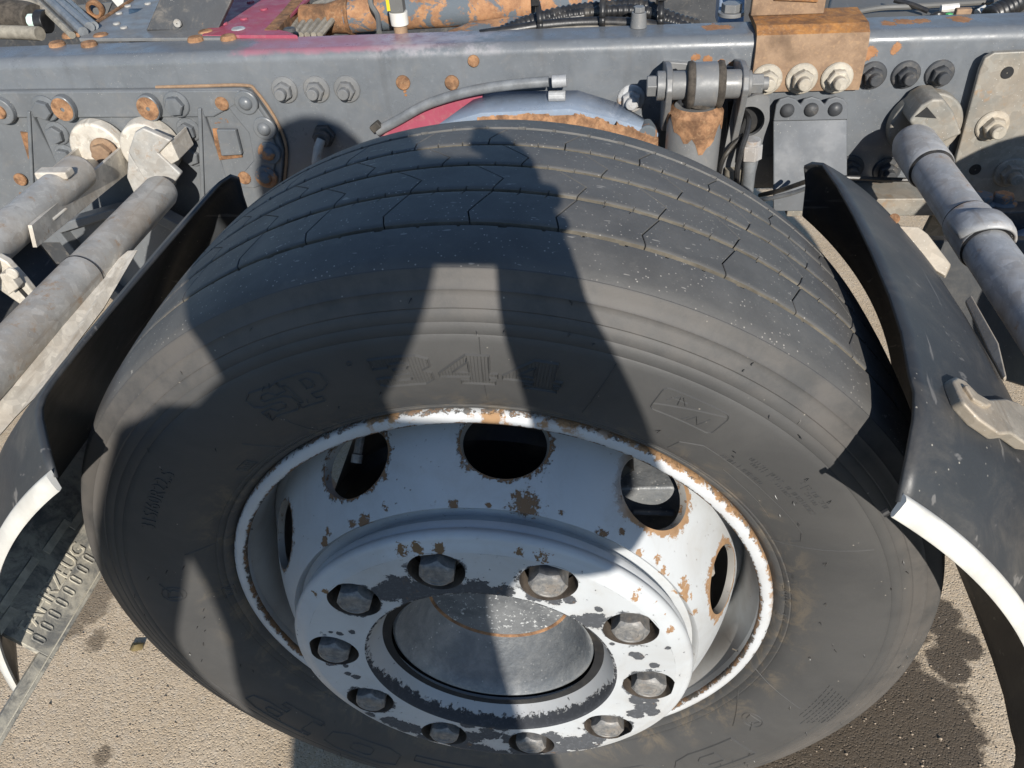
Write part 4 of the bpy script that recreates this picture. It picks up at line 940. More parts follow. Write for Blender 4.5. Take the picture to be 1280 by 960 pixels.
# nut fitting and pipes below the hole
ft2 = thing('pipe_union', 'grey hexagonal pipe union below the round hole of the shock mount', 'pipe union')
q = at(938, 190, hy - .015)
b = B(); b.cyl(q + Vector((0, 0, .012)), q + Vector((.001, -.002, -.010)), .0165, n=6); b.cyl(q + Vector((0, 0, .02)), q + Vector((0, 0, .012)), .013, n=16); b.build('union_nut', M['galvdark'], ft2, bevel=.001)
b = B(); b.tube([q, q + Vector((.002, -.002, -.03)), q + Vector((.004, .0, -.09)), q + Vector((.0, .02, -.2))], .0095, 14); b.build('union_pipe', M['hosegrey'], ft2)
b = B(); b.cyl(q + Vector((-.02, .01, -.03)), q + Vector((-.02, .01, -.09)), .013, n=16); b.build('pipe_sleeve', M['wire'], ft2)
cb = thing('sensor_cable', 'thin black cable hanging out of the round hole in the shock mount', 'cable')
b = B(); b.tube(smooth([at(930, 140, hy + .02), at(936, 150, hy - .004), at(933, 168, hy - .02), at(926, 190, hy - .03), at(921, 225, hy - .03), at(925, 300, hy)], 8), .0042, 8)
b.build('cable', M['hose'], cb)
cb = thing('short_cable', 'thin grey cable crossing the gap between tyre and right mudguard', 'cable')
b = B(); b.tube(smooth([at(940, 252, .66), at(962, 248, .62), (at(985, 243, .60)), at(1006, 236, .58), at(1030, 226, .56)], 6), .0032, 8); b.tube(smooth([at(950, 244, .67), at(975, 238, .62), at(1010, 226, .58)], 6), .0036, 8, 1); b.build('cable', [M['hosegrey'], M['hose']], cb)
cb = thing('brake_cable', 'thin cable arching from the shock mount down behind the tyre', 'cable')
b = B(); b.tube(smooth([at(930, 168, hy - .008), at(914, 184, hy - .012), at(902, 205, hy - .015), at(896, 240, hy)], 8), .0035, 8); b.build('cable', M['hose'], cb)
shock = thing('shock_absorber', 'grey shock absorber with rusty collar under a bushing eye', 'shock absorber', (bx.x, bx.y, bx.z))
hw = (at(902, 110, ye).x - at(863, 104, ye).x) / 2; xc = (at(905, 110, ye).x + at(857, 104, ye).x) / 2
b = B(); b.cyl((xc - hw * .74, ye, bx.z), (xc + hw * .74, ye, bx.z), .0305, n=40); b.build('bushing_eye', M['frame'], shock, bevel=.002)
for s_ in (-1, 1):
    b = B(); b.lathe([(.030, 0), (.0325, .004), (.0315, .009), (.026, .011), (.012, .011)], 40)
    o = b.build('rubber_ring', M['rubber'], None, sharp=60); o.rotation_euler = (0, 0, R(90) if s_ < 0 else R(-90)); o.parent = shock; o.location = (xc + s_ * hw * .70 - bx.x, 0, 0)
b = B(); b.cyl((xa + .009, ye, bx.z), (xc - hw * .8, ye, bx.z), .0195, n=28); b.build('bushing_sleeve', M['frame'], shock); b = B(); b.cyl((xc + hw * .8, ye, bx.z), (xb, ye, bx.z), .0195, n=28); b.build('bushing_sleeve', M['frame'], shock)
zc = at(868, 136, ye - .02).z
b = B(); b.lathe([(.0004, zc - .004), (.030, zc - .002), (.0385, zc - .012), (.0395, zc - .02), (.0395, zc - .4)], 40)
b.v = [(xc - .010 + x, ye + z * 1.0, y) for (x, y, z) in b.v]; b.build('shock_body', M['frame'], shock)
b = B(); n = 44
ringt = [(xc - .010 + .0402 * math.cos(2 * math.pi * i / n), ye + .0402 * math.sin(2 * math.pi * i / n)) for i in range(n)]
lo = [zc - .020 - .034 * max(0, math.cos(2 * math.pi * (i / n) - 4.9)) ** 3 - .006 * math.sin(i * 1.7) - .007 * math.sin(i * .9 + 1) for i in range(n)]
vs = [(x, y, zc - .010) for x, y in ringt] + [(x, y, lo[i]) for i, (x, y) in enumerate(ringt)] + [(xc - .010 + (x - xc + .010) * .8, ye + (y - ye) * .8, zc - .0005) for x, y in ringt]
b.add(vs, [(i, (i + 1) % n, n + (i + 1) % n, n + i) for i in range(n)] + [(i, (i + 1) % n, 2 * n + (i + 1) % n, 2 * n + i) for i in range(n)]); b.build('rusty_collar', M['rustplug'], shock, recalc=True)
b = B(); b.cyl((xc - .008, ye, bx.z - .02), (xc - .009, ye, zc), .022, n=20); b.build('shock_neck', M['rubber'], shock)

# ---- beam end above the tyre, with a red gusset and a curved grey pipe
beam = thing('suspension_beam', 'blue grey beam end with flaking rusty front edge just above the tyre', 'beam', W(660, 130))
zb_ = W(660, 117).z
# its broad top falls towards the tyre and to the right
bt = [at(600, 121, YW - .004), at(625, 116.5, YW - .004), at(722, 115, YW - .004), at(770, 130, YW - .01), at(818, 158, YW - .03)]
bf = [at(548, 156, .668), at(602, 142, .668), at(712, 137, .668), at(770, 150, .668), at(824, 168, .668)]
b = B(); vs = bt + bf + [p + Vector((0, -.002, -.06)) for p in bf]
b.add(vs, [(i, i + 1, 6 + i, 5 + i) for i in range(4)] + [(5 + i, 6 + i, 11 + i, 10 + i) for i in range(4)]); b.build('beam_top', M['blue'], beam, sharp=20, solid=.006)
fr = [p + Vector((0, -.0045, -.002)) for p in bf]
b = B(); vs = []; nseg = 60; tops = []; bots = []
for i in range(nseg + 1):
    t = .9 + 3.1 * i / nseg; j = min(3, int(t)); p = fr[j].lerp(fr[j + 1], t - j); up = .006 + .006 * math.sin(i * .9) + .004 * math.sin(i * 2.3) - (.018 if 16 < i < 24 or 37 < i < 41 else 0)
    tops.append(p + Vector((0, .0005 + max(0, up) * 1.0, max(-.012, min(0.0, up)) + max(0, up) * .35 + .0015))); bots.append(p + Vector((0, -.001, -.035)))
b.add(tops + [p + Vector((0, -.0008, -.004)) for p in [fr[min(3, int(.9 + 3.1 * i / nseg))].lerp(fr[min(3, int(.9 + 3.1 * i / nseg)) + 1], (.9 + 3.1 * i / nseg) - min(3, int(.9 + 3.1 * i / nseg))) for i in range(nseg + 1)]] + bots, [(q * (nseg + 1) + i, q * (nseg + 1) + i + 1, (q + 1) * (nseg + 1) + i + 1, (q + 1) * (nseg + 1) + i) for q in range(2) for i in range(nseg)])
b.build('rusty_edge', M['rustplug'], beam, sharp=60)
q = at(813, 166, .664); b = B(); b.cyl(q + Vector((-.004, 0, -.004)), q + Vector((-.004, .03, -.004)), .015, n=28); b.build('beam_pin', M['rustpaint'], beam, bevel=.003)
gz = thing('red_gusset', 'red painted triangular gusset under the curved grey pipe above the tyre', 'gusset', W(540, 140))
b = B(); b.prism(WP([(470, 176), (500, 148), (545, 124), (604, 114), (604, 124), (580, 140), (560, 176)], .002), (0, -.010, 0)); b.build('gusset_plate', M['red'], gz, bevel=.001)
gp = thing('curved_pipe', 'curved grey painted pipe on the rail just above the tyre', 'pipe', W(590, 115))
b = B(); b.tube(smooth([W(472, 164, .018), W(498, 150, .020), W(535, 130, .024), (W(588, 114, .028)), W(640, 106, .03), W(686, 102, .03)], 10), .0078, 14); b.build('pipe', M['hosegrey'], gp)
b = B(); q = W(690, 102, .03); b.cyl(q, q + Vector((.022, 0, .001)), .0092, n=14); b.cyl(q + Vector((-.006, 0, -.022)), q + Vector((.02, 0, -.022)), .008, n=10); b.build('pipe_clip', M['galvdark'], gp, bevel=.001)
b = B(); q = W(470, 158, .02); b.box(q, (.018, .012, .012), Euler((0, R(-35), 0)).to_matrix()); b.build('pipe_clamp', M['black'], gp, bevel=.002)

# ---- big galvanised plate on the right
pl = thing('mounting_plate', 'tall dusty galvanised mounting plate with holes at the right of the rail', 'plate', W(1240, 160))
dp = .012
outl2 = WP([(1222, 84), (1228, 70), (1240, 63), (1400, 55), (1400, 330), (1130, 330), (1185, 222)], dp)
b = B(); b.prism(outl2, (0, -.010, 0)); b.build('plate_body', M['galvplate'], pl, bevel=.0025)
for u, v in [(1240, 157), (1262, 215)]: bolt(pl, W(u, v, dp + .010), 'zinc' if v < 200 else 'galvplate', 'nut', scale=1.08)
for u, v in [(1259, 91), (1219, 212)]:
    q = W(u, v, dp + .0103); b = B(); b.lathe([(.0088, .0004), (.0084, -.0008), (.001, -.0008)], 20, c=q); b.build('hole_shade', M['black'], pl)  # black disc put in for the shade of a hole
# low ledge with two bolts behind the pipe on the right
lg = thing('lower_ledge', 'dark ledge with two bolts low behind the right support tube', 'ledge', at(1240, 260, .70))
b = B(); b.prism([at(1205, 252, .66), at(1400, 250, .66), at(1400, 262, .60), at(1205, 266, .60)], (0, 0, -.05)); b.build('ledge_body', M['dark'], lg, bevel=.003)
for u, v in [(1226, 254), (1252, 254)]: bolt(lg, at(u, v, .64), 'rustpaint', 'cap', normal_up=True)
# ------------------------------------------------------------------ mudguards: two quarters round the tyre, the top piece is off
FC = Vector((.0, 0, -.130))
def fpt(a, r, y): return (FC.x + r * math.sin(a), y, FC.z + r * math.cos(a))
def mudguard(label, sgn, a_back, a_top, a_kink, a_skirt, a_end, grow, a_foot, crown_):
    t = thing('mudguard', label, 'mudguard', fpt(R(a_end) * sgn, .59, .1), 'quarter mudguards beside the wheel')
    sect = [(.385, .541, a_foot), (.386, .568, a_foot * .45 + a_back * .55), (.384, .586, a_back), (.376, .5955, a_back), (.360, .598 + crown_ * .5, a_top), (.30, .598 + crown_ * .85, a_top), (.23, .598 + crown_ * 1.0, a_top), (.16, .598 + crown_, a_top + (a_kink - a_top) * .3), (.09, .598 + crown_ * .85, a_top + (a_kink - a_top) * .55), (.04, .598 + crown_ * .55, a_top + (a_kink - a_top) * .8),
            (-.005, .5975, a_kink), (-.024, .5955, a_kink), (-.037, .591, a_kink), (-.048, .5860, a_kink * .85 + a_skirt * .15), (-.075, .570, a_kink * .45 + a_skirt * .55), (-.104, .5515, a_skirt)]
    n = 48; vs = []; m_ = len(sect)
    for i in range(n + 1):
        f = i / n
        for (y, r, a0) in sect: vs.append(fpt(R(a0 + (a_end - a0) * f) * sgn, r + grow * (1 - math.exp(-f * 7)) * (max(0, min(1, (y + .104) / .06)) if y < .38 else 0), y))
    b = B(); b.add(vs, [(i * m_ + j, (i + 1) * m_ + j, (i + 1) * m_ + j + 1, i * m_ + j + 1) for i in range(n) for j in range(m_ - 1)])
    b.build('guard_shell', M['guard'], t, sharp=50, solid=.004)
    path = [fpt(R(a_skirt + .1 + (a_end - a_skirt) * i / 60) * sgn, .5515, -.106) for i in range(61)]
    # white edge strip: a flattened bead along the outer lip
    b = B(); vs = []
    for i in range(61):
        a = R(a_skirt + .1 + (a_end - a_skirt) * i / 60) * sgn
        for (dr, dy) in [(.0060, .006), (.0070, .002), (.0060, -.0015), (-.001, -.0048), (-.007, -.0070), (-.0090, -.0062), (-.0088, -.003), (-.002, .001)]: vs.append(fpt(a, .5515 + dr, -.106 + dy))
    k_ = 8; b.add(vs, [(i * k_ + j, i * k_ + (j + 1) % k_, (i + 1) * k_ + (j + 1) % k_, (i + 1) * k_ + j) for i in range(60) for j in range(k_)] + [tuple(range(k_)), tuple(range(60 * k_, 61 * k_))])
    b.build('edge_trim', M['white'], t, sharp=60)
    a = R(a_skirt) * sgn
    return t
mgr = mudguard('black plastic mudguard right of the tyre with a wide white lower edge', 1, 35.7, 36.0, 36.1, 36.3, 96, .012, 40.5, .014)
mgl = mudguard('black plastic mudguard left of the tyre, its white edge curling back at the frame border', -1, 36.6, 37.4, 39.8, 37.0, 81.6, .004, 40.5, .002)
q = Vector(fpt(R(36.3), .543, -.107)); b = B(); b.cyl(q, q + Vector((-.004, -.001, -.003)), .003, n=10); b.build('trim_peg', M['black'], mgr)

# rubber flap with raised words, hung from the end of the left mudguard
flap = thing('mud_flap', 'dusty grey rubber mud flap with raised letters behind the left mudguard', 'mud flap', (-.506, .05, -.02))
FX, FZ = -.506, atx(67, 822, -.506).z                      # lower edge; the flap leans back from there
TS, TC = math.sin(R(36)), math.cos(R(36))
def FP(y, w_, h=0): return Vector((FX - TS * w_ + TC * h, y, FZ + TC * w_ + TS * h))
def fl(u, v):                                              # sight line onto the flap -> (y, height along the flap)
    d = ray(u, v); nv = Vector((TC, 0, TS)); p = CAM + d * ((Vector((FX, 0, FZ)) - CAM).dot(nv) / d.dot(nv))
    return p.y, (p - Vector((FX, p.y, FZ))).dot(Vector((-TS, 0, TC)))
k = NT('dusty_flap_rubber')
c = k.mix(k.ss(k.noise(26, 7, .72, .6), .36, .60), (.18, .18, .172), (.46, .43, .36))
c = k.mix(k.math('MULTIPLY', k.ss(k.noise(120, 5, .7), .5, .7), .5), c, (.09, .09, .09)); k.bump(k.noise(150, 5), .3, .0015)
M['flap'] = k.fin(c, .9, 0, .2)
M['flapwhite'] = m_simple('dusty_raised_letters', (.56, .52, .43), .9, 0, .2, 90, .3, .2)
def fbox(bb, y0, y1, w0, w1, h0, h1):
    bb.add([FP(y, w_, h) for h in (h0, h1) for y, w_ in ((y0, w0), (y1, w0), (y1, w1), (y0, w1))], [(0, 1, 2, 3), (4, 5, 6, 7), (0, 1, 5, 4), (1, 2, 6, 5), (2, 3, 7, 6), (3, 0, 4, 7)])
y_end = fl(135, 725)[0] + .20
b = B(); fbox(b, -.080, y_end, 0, .15, -.008, 0); fbox(b, -.42, -.080, 0, .017, -.008, 0); b.build('flap_sheet', M['flap'], flap, bevel=.001)
wl_ = fl(112, 737)[1]; b = B(); fbox(b, -.42, y_end, wl_, wl_ + .0014, -.001, .0012); b.build('raised_line', M['flapwhite'], flap)
for (ua, va, ub, vb) in [(48, 700, 6, 768), (90, 655, 60, 692), (20, 762, -20, 830), (112, 640, 92, 662)]:
    (ya_, wa_), (yb2, wb_) = fl(ua, va), fl(ub, vb); wz = (wa_ + wb_) / 2
    b = B(); fbox(b, yb2, ya_, wz, wz + .010, -.001, .0016); b.build('raised_bar', M['flapwhite'], flap, bevel=.0006)
yf, wf = fl(33, 792); yu, wu = fl(106, 690)
adv = (yu - yf) / 6.6
font_text('FAHRZEUG', adv * 1.42, .0006, 'raised_letters', M['flapwhite'], flap, lambda c_: FP(yf + c_.x * .96, (wf + wu) / 2 - .002 + c_.y, .0006 + c_.z))
(ya_, wa_), (yb2, wb_) = fl(8, 866), fl(110, 698); n = 12
for i in range(-3, n + 4):
    y_ = ya_ + (yb2 - ya_) * i / (n - 1); wm = (wa_ + wb_) / 2; b = B()
    if y_ < -.074: continue
    hh, ww = .0046, .0030
    b.tube([FP(y_ + ww * math.cos(t), wm + (hh if math.sin(t) > 0 else -hh) + ww * math.sin(t), .0002) for t in [j_ * math.pi / 7 for j_ in range(15)]], .0010, 6); b.build('slot_ring', M['flap'], flap)

# ------------------------------------------------------------------ support tubes along y
def tube_y(b, x, z, y0, y1, r, n=36): b.cyl((x, y0, z), (x, y1, z), r, n=n); return b
def ringed(prof, x, z, n=40):
    b = B(); b.lathe(prof, n, c=(x, 0, z)); return b
RX, RZ, RR = .556, .2585, .0262
st_r = thing('support_tube', 'weathered blue grey support tube right of the tyre with welded end bracket', 'tube', (RX, .6, RZ))
ya = at(1165, 225, .55); 
b = ringed([(.001, .655), (.020, .654), (.027, .648), (.0305, .635), (.0305, .560), (.0290, .556)], RX, RZ); b.build('end_socket', M['galvdark'], st_r)
b = ringed([(RR, .565), (RR, .41), (.0272, .4095), (.0290, .4085), (.0292, .405), (.0292, .350), (.0285, .347), (RR, .3465), (RR, -.30)], RX, RZ); b.build('tube_body', M['galvdark'], st_r, sharp=30)
b = ringed([(.0255, .557), (.0285, .5555), (.0258, .552)], RX, RZ); b.build('seal_ring', M['black'], st_r)
b = ringed([(.0270, .4125), (.0282, .4115), (.0268, .4095)], RX, RZ); b.build('seal_ring', M['black'], st_r)
b = ringed([(.0270, .3465), (.0282, .3455), (.0266, .343)], RX, RZ); b.build('seal_ring', M['black'], st_r)
b = B(); vs = []                                          # pressed saddle across the sleeve
for i in range(25):
    t = R(-70 + 150 * i / 24)
    for (yy, rr) in [(.408, .0296), (.402, .034), (.385, .0355), (.372, .0345), (.362, .0315)]:
        ymid = .012 * math.sin(i / 24 * math.pi); vs.append((RX + rr * math.sin(t), yy - ymid - .012, RZ + rr * math.cos(t)))
b.add(vs, [(i * 5 + j, (i + 1) * 5 + j, (i + 1) * 5 + j + 1, i * 5 + j + 1) for i in range(24) for j in range(4)]); b.build('clamp_saddle', M['galvdark'], st_r, solid=.003)
yb_ = .655
b = B(); pp = AT([(1112, 168), (1128, 152), (1138, 150), (1168, 186), (1160, 192), (1138, 178)], yb_)
hp = AT([(1136, 152), (1152, 132), (1166, 124), (1180, 124), (1192, 140), (1203, 168), (1188, 174), (1172, 182), (1160, 184)], yb_)
b.prism(hp, (0, .060, 0)); b.build('end_plate', M['galvplate'], st_r, bevel=.004)
ctr = W(1152, 152, .002); b = B(); b.cyl(ctr, ctr + Vector((0, -.022, 0)), .052, n=48); b.build('end_disc', M['galvplate'], st_r, bevel=.004)
tri = AT([(1144, 146), (1159, 134), (1171, 148)], yb_ - .0012); b = B(); b.prism(tri, (0, .004, 0)); b.build('recess_shade', M['black'], st_r)  # black triangle stands for the shaded recess
# left pair
L2X, L2Z = -.593, .2225
ll = thing('support_tube', 'mottled galvanised support tube alongside the left mudguard, nearer of two', 'tube', (L2X, .5, L2Z))
b = ringed([(.001, .600), (.018, .599), (.0245, .594), (.0268, .585), (.0268, .345), (.0278, .344), (.0282, .335), (.0282, -.05), (.02, -.30)], L2X, L2Z); b.build('tube_body', M['galv'], ll, sharp=30)
b = ringed([(.0262, .347), (.0284, .3455), (.0272, .3435)], L2X, L2Z); b.build('seal_ring', M['black'], ll)
y2 = .62
b = B(); P2 = AT([(168, 166), (178, 160), (214, 176), (198, 192), (226, 218), (200, 254), (186, 236), (160, 190)], y2); b.prism(P2, (0, .012, 0)); b.build('folded_plate', M['galv'], ll, bevel=.003)
b = B(); P3 = AT([(160, 190), (200, 254), (176, 262), (158, 222)], y2 + .002); b.prism(P3, (0, .07, 0)); b.build('side_plate', M['galv'], ll, bevel=.003)
b = B(); P3 = AT([(213, 176), (224, 200), (214, 206), (197, 193)], y2 + .004); b.prism(P3, (0, .06, 0)); b.build('side_plate', M['beige'], ll, bevel=.002)
ctr = W(193, 180, .016); b = B(); b.cyl(ctr, ctr + Vector((0, -.030, 0)), .050, .046, n=48); b.build('end_disc', M['beige'], ll, bevel=.005)
L1X, L1Z = -.690, .275
l1 = thing('support_tube', 'galvanised tube in a pale open channel at the far left of the rail', 'tube', (L1X, .5, L1Z))
b = ringed([(.001, .56), (.022, .559), (.0262, .552), (.0262, .30), (.0285, .299), (.0295, .29), (.0295, .10), (.02, -.2)], L1X, L1Z); b.build('tube_body', M['galv'], l1, sharp=30)
ctr = W(129, 182, .016); b = B(); b.cyl(ctr, ctr + Vector((0, -.022, 0)), .050, .047, n=48); b.build('end_disc', M['beige'], l1, bevel=.005)
def slab(bb, pts, off): bb.prism(pts, off)
b = B()                                                   # channel: two flanks and a floor
c0 = W(128, 190, .03)
hw_ = .036
for s_ in (-1, 1):
    x_ = c0.x + s_ * hw_; xe = L1X + s_ * .030
    b.add([(x_, c0.y, c0.z + .010), (x_, c0.y, c0.z - .032), (xe, .36, L1Z - .02), (xe, .37, L1Z + .008), (x_ + s_ * .006, c0.y, c0.z + .010), (x_ + s_ * .006, c0.y, c0.z - .032), (xe + s_ * .006, .36, L1Z - .02), (xe + s_ * .006, .37, L1Z + .008)],
          [(0, 1, 2, 3), (4, 5, 6, 7), (0, 1, 5, 4), (1, 2, 6, 5), (2, 3, 7, 6), (3, 0, 4, 7)])
b.build('channel_flank', M['beige'], l1, sharp=25)
b = B(); b.add([(c0.x - hw_, c0.y, c0.z - .012), (c0.x + hw_, c0.y, c0.z - .012), (L1X + .03, .42, L1Z - .01), (L1X - .03, .42, L1Z - .01)], [(0, 1, 2, 3)]); b.build('channel_floor', M['galv'], l1, solid=.004)
q = W(131, 189, .045); bolt(l1, q, 'rustplate', 'cap', scale=1.15)
b = B(); q = at(100, 214, .50); b.box((L1X, q.y, L1Z + .022), (.05, .022, .012)); b.build('weld_strap', M['beige'], l1, bevel=.003)
gb0 = thing('guard_bracket', 'long sandy strap between the left support tube and the left mudguard edge', 'bracket', at(100, 400, .3))
b = B(); lp = [at(u, v, y) for u, v, y in [(172, 312, .40), (160, 313, .41), (140, 330, .38), (96, 388, .28), (20, 474, .14), (-40, 540, .05), (-40, 590, .02), (20, 520, .10), (48, 492, .12), (130, 384, .30)]]
b.prism(lp, (-.003, .002, -.004)); b.build('strap', M['beige'], gb0, bevel=.001)
# clamp strap at the far left
cs = thing('clamp_strap', 'beige bent clamp strap with a slot and bolt at the far left border', 'clamp', at(20, 350, .28))
yq = .30
b = B(); b.prism(AT([(-20, 312), (8, 328), (30, 352), (46, 372), (57, 388), (48, 400), (34, 408), (22, 392), (26, 382), (-20, 350)], yq), (0, .012, 0)); b.build('strap', M['beige'], cs, bevel=.003)
b = B(); b.prism(AT([(6, 336), (18, 334), (31, 353), (18, 362)], yq - .002), (0, -.014, 0)); b.build('strap_block', M['beige'], cs, bevel=.002)
b = B(); b.prism(AT([(22, 362), (26, 360), (36, 371), (33, 374)], yq - .0012), (0, .003, 0)); b.build('slot_shade', M['black'], cs)  # black inlay stands for the dark of the slot
bolt(cs, at(16, 341, yq - .016), 'beige', 'plug', name='bolt', scale=.7)
# dark plastic panel behind the clamp
dp_ = thing('splash_panel', 'dark plastic splash panel below the left support tubes', 'panel', at(60, 370, .42))
b = B(); b.prism([at(20, 290, .40), at(45, 300, .42), at(100, 370, .42), at(60, 430, .30), at(-60, 480, .22), at(-60, 330, .34)], (0, .004, -.004)); b.build('panel_sheet', M['guard'], dp_, bevel=.001)

def planar(pts):
    P3 = np.array([tuple(p) for p in pts]); c0 = P3.mean(0); nv = np.linalg.svd(P3 - c0)[2][2]; out = []
    for p in pts:
        d = (p - CAM); t = float(np.dot(c0 - np.array(tuple(CAM)), nv) / np.dot(np.array(tuple(d)), nv)); out.append(CAM + d * t)
    return out
# ---- right hand guard brackets
gb = thing('guard_bracket', 'pale galvanised bracket between right mudguard and support tube, upper one', 'bracket', at(1140, 300, .33))
y_ = .30
b = B(); up = [at(u, v, y) for u, v, y in [(1098, 258, .34), (1110, 266, .34), (1124, 282, .335), (1148, 283, .33), (1160, 292, .325), (1189, 330, .30), (1182, 345, .29), (1170, 338, .295), (1150, 313, .31), (1138, 311, .315), (1118, 293, .325)]]
b.prism(planar(up), (.002, .003, -.006)); b.build('bracket_strap', M['strap'], gb, bevel=.0015)
q = at(1116, 275, .333); b = B(); b.cyl(q + Vector((0, -.004, .004)), q, .006, n=14); b.build('strap_rivet', M['rust'], gb)
b = B(); up = [at(u, v, y) for u, v, y in [(1206, 376, .24), (1214, 368, .24), (1248, 428, .15), (1258, 470, .10), (1254, 474, .10), (1236, 440, .14)]]
b.prism(planar(up), (.003, .002, -.006)); b.build('bracket_strap', M['strap'], gb, bevel=.0015)
gb2 = thing('guard_bracket', 'sandy pressed bracket with raised rib bolted on top of the right mudguard', 'bracket', at(1230, 510, .05))
def fsurf(u, v, lift=0):
    d = ray(u, v); 
    for i in range(3000):
        p = CAM + d * (.2 + i * .0005)
        if -.16 < p.y < .37:
            r = math.hypot(p.x - FC.x, p.z - FC.z); y = p.y
            fa = max(0, (math.degrees(math.atan2(p.x - FC.x, p.z - FC.z)) - 36) / 60); rr = ((.598 + .014 * min(1, max(0, (y + .02) / .12))) if y > -.028 else (.596 - (-.028 - y) * .58)) + .012 * (1 - math.exp(-fa * 7)) * max(0, min(1, (y + .104) / .06))
            if r <= rr + lift: return p
    return at(u, v, 0)
b = B(); lp = [(1192, 474), (1196, 470), (1206, 474), (1222, 490), (1236, 498), (1258, 497), (1272, 502), (1300, 520), (1310, 560), (1286, 556), (1266, 542), (1252, 543), (1226, 525), (1205, 503)]
b.prism(planar([fsurf(u, v, .010) for u, v in lp]), (-.005, .006, -.012)); b.build('bracket_plate', M['strap'], gb2, bevel=.003)
b = B(); lp = [(1204, 481), (1208, 481), (1222, 494), (1240, 506), (1232, 508), (1216, 500)]
b.prism([p + Vector((.0005, -.001, .0015)) for p in planar([fsurf(u, v, .0125) for u, v in lp])], (-.001, .002, -.006)); b.build('raised_rib', M['strap'], gb2, bevel=.002)

# ------------------------------------------------------------------ inside the chassis, behind the rail
def T(u, v, z=ZT): return atz(u, v, z)
xm = thing('crossmember', 'grey blue diagonal crossmember arm meeting the rail top at the left', 'crossmember', T(180, 40))
zt = ZT + .004
b = B(); b.prism([T(98, 48, zt), T(290, 47, zt), T(262, 36, zt), T(190, 36, zt), T(250, -8, zt), T(178, -8, zt), T(134, 20, zt)], (0, 0, -.006)); b.build('arm_plate', M['frame'], xm, bevel=.0015)
b = B(); p0, p1 = T(190, 36, zt), T(250, -8, zt); p2, p3 = T(272, 37, zt), T(320, -8, zt)
b.add([p0, p1, p1 + Vector((.03, 0, -.10)), p0 + Vector((.03, 0, -.10))], [(0, 1, 2, 3)]); b.build('arm_flank', M['blue'], xm, solid=.006)
b = B(); pa_, pb2 = at(182, 38, .84), at(272, 38, .84); b.prism([pa_, pb2, pb2 + Vector((.12, .06, .16)), pa_ + Vector((.12, .06, .16))], (0, .01, -.003)); b.build('arm_wall', M['dark'], xm, bevel=.002)
b = B(); b.tube(smooth([T(97, 44, zt + .001), T(116, 31, zt + .001), T(134, 20, zt + .001), T(165, 0, zt + .001)], 4), .0035, 8); b.build('rusty_edge', M['rustplug'], xm)
for u, v in [(149, 17), (146, 30), (155, 35), (160, 8), (185, 5)]: bolt(xm, T(u, v, zt), 'galv', 'plug', normal_up=True, scale=.55, name='rivet')
q = at(222, 29, .838); b = B(); b.lathe([(.007, 0), (.006, -.003), (.001, -.003)], 14, c=q); b.build('arm_hole', M['galv'], xm)
rm = thing('crossmember', 'faded red diagonal crossmember arm with orange rusted right edge', 'crossmember', T(300, 30))
b = B(); b.prism([T(252, 44, zt + .001), T(372, 44, zt + .001), T(360, 39, zt + .001), T(344, 36, zt + .001), T(392, -8, zt + .001), T(294, -8, zt + .001), T(258, 36, zt + .001)], (0, 0, -.006)); b.build('arm_plate', M['red'], rm, bevel=.0015)
b = B(); p0, p1 = T(341, 37, zt + .002), T(376, -2, zt + .002); b.prism([T(330, 37, zt + .002), T(346, 37, zt + .002), T(385, -8, zt + .002), T(370, -8, zt + .002), T(352, 14, zt + .002)], (0, 0, -.02)); b.build('rusty_edge', M['rust'], rm, bevel=.001)
for u, v in [(280, 30), (305, 24), (313, 3), (330, 12)]: bolt(rm, T(u, v, zt + .001), 'red', 'plug', normal_up=True, scale=.6, name='rivet')
# hook left of the red arm
hk = thing('steel_hook', 'bent dark steel bar between the two crossmember arms', 'hook', at(255, 20, .95))
b = B(); b.tube(smooth([at(240, 37, .86), at(252, 24, .90), at(262, 18, .93), at(272, 22, .93), at(276, 34, .9)], 6), .010, 10); b.build('bar', M['dark'], hk)
b = B(); b.tube([at(272, 35, .88), at(268, -6, 1.0)], .009, 10); b.build('bar', M['dark'], hk)
# bundle at far left: dirty hose, grey pipes, ring bracket
hs = thing('dirty_hose', 'thick mud caked hose lying along the rail at the top left corner', 'hose', at(20, 20, .95))
b = B(); b.tube(smooth([at(-80, 14, .93), at(0, 18, .93), at(30, 20, .93), at(44, 24, .92)], 8), .026, 16); b.build('hose', M['rubber'], hs)
b = B(); b.tube(smooth([at(-80, 40, .90), at(0, 40, .90), at(50, 42, .88)], 8), .012, 12); b.build('hose_sleeve', M['wire'], hs)
b = B(); b.tube(smooth([at(-80, 4, .96), at(0, 3, .96), at(40, 8, .95), at(52, 30, .93)], 8), .014, 12); b.build('hose_sleeve', M['wire'], hs)
b = B(); q = at(45, 26, .905); b.cyl(q + Vector((-.012, 0, 0)), q + Vector((.006, 0, .0)), .0125, n=8); b.build('hose_cap', M['mint'], hs, bevel=.002)
b = B(); q = at(52, 27, .91); b.cyl(q + Vector((-.005, 0, 0)), q + Vector((.012, 0, 0)), .020, n=16); b.build('hose_clamp', M['hose'], hs, bevel=.002)
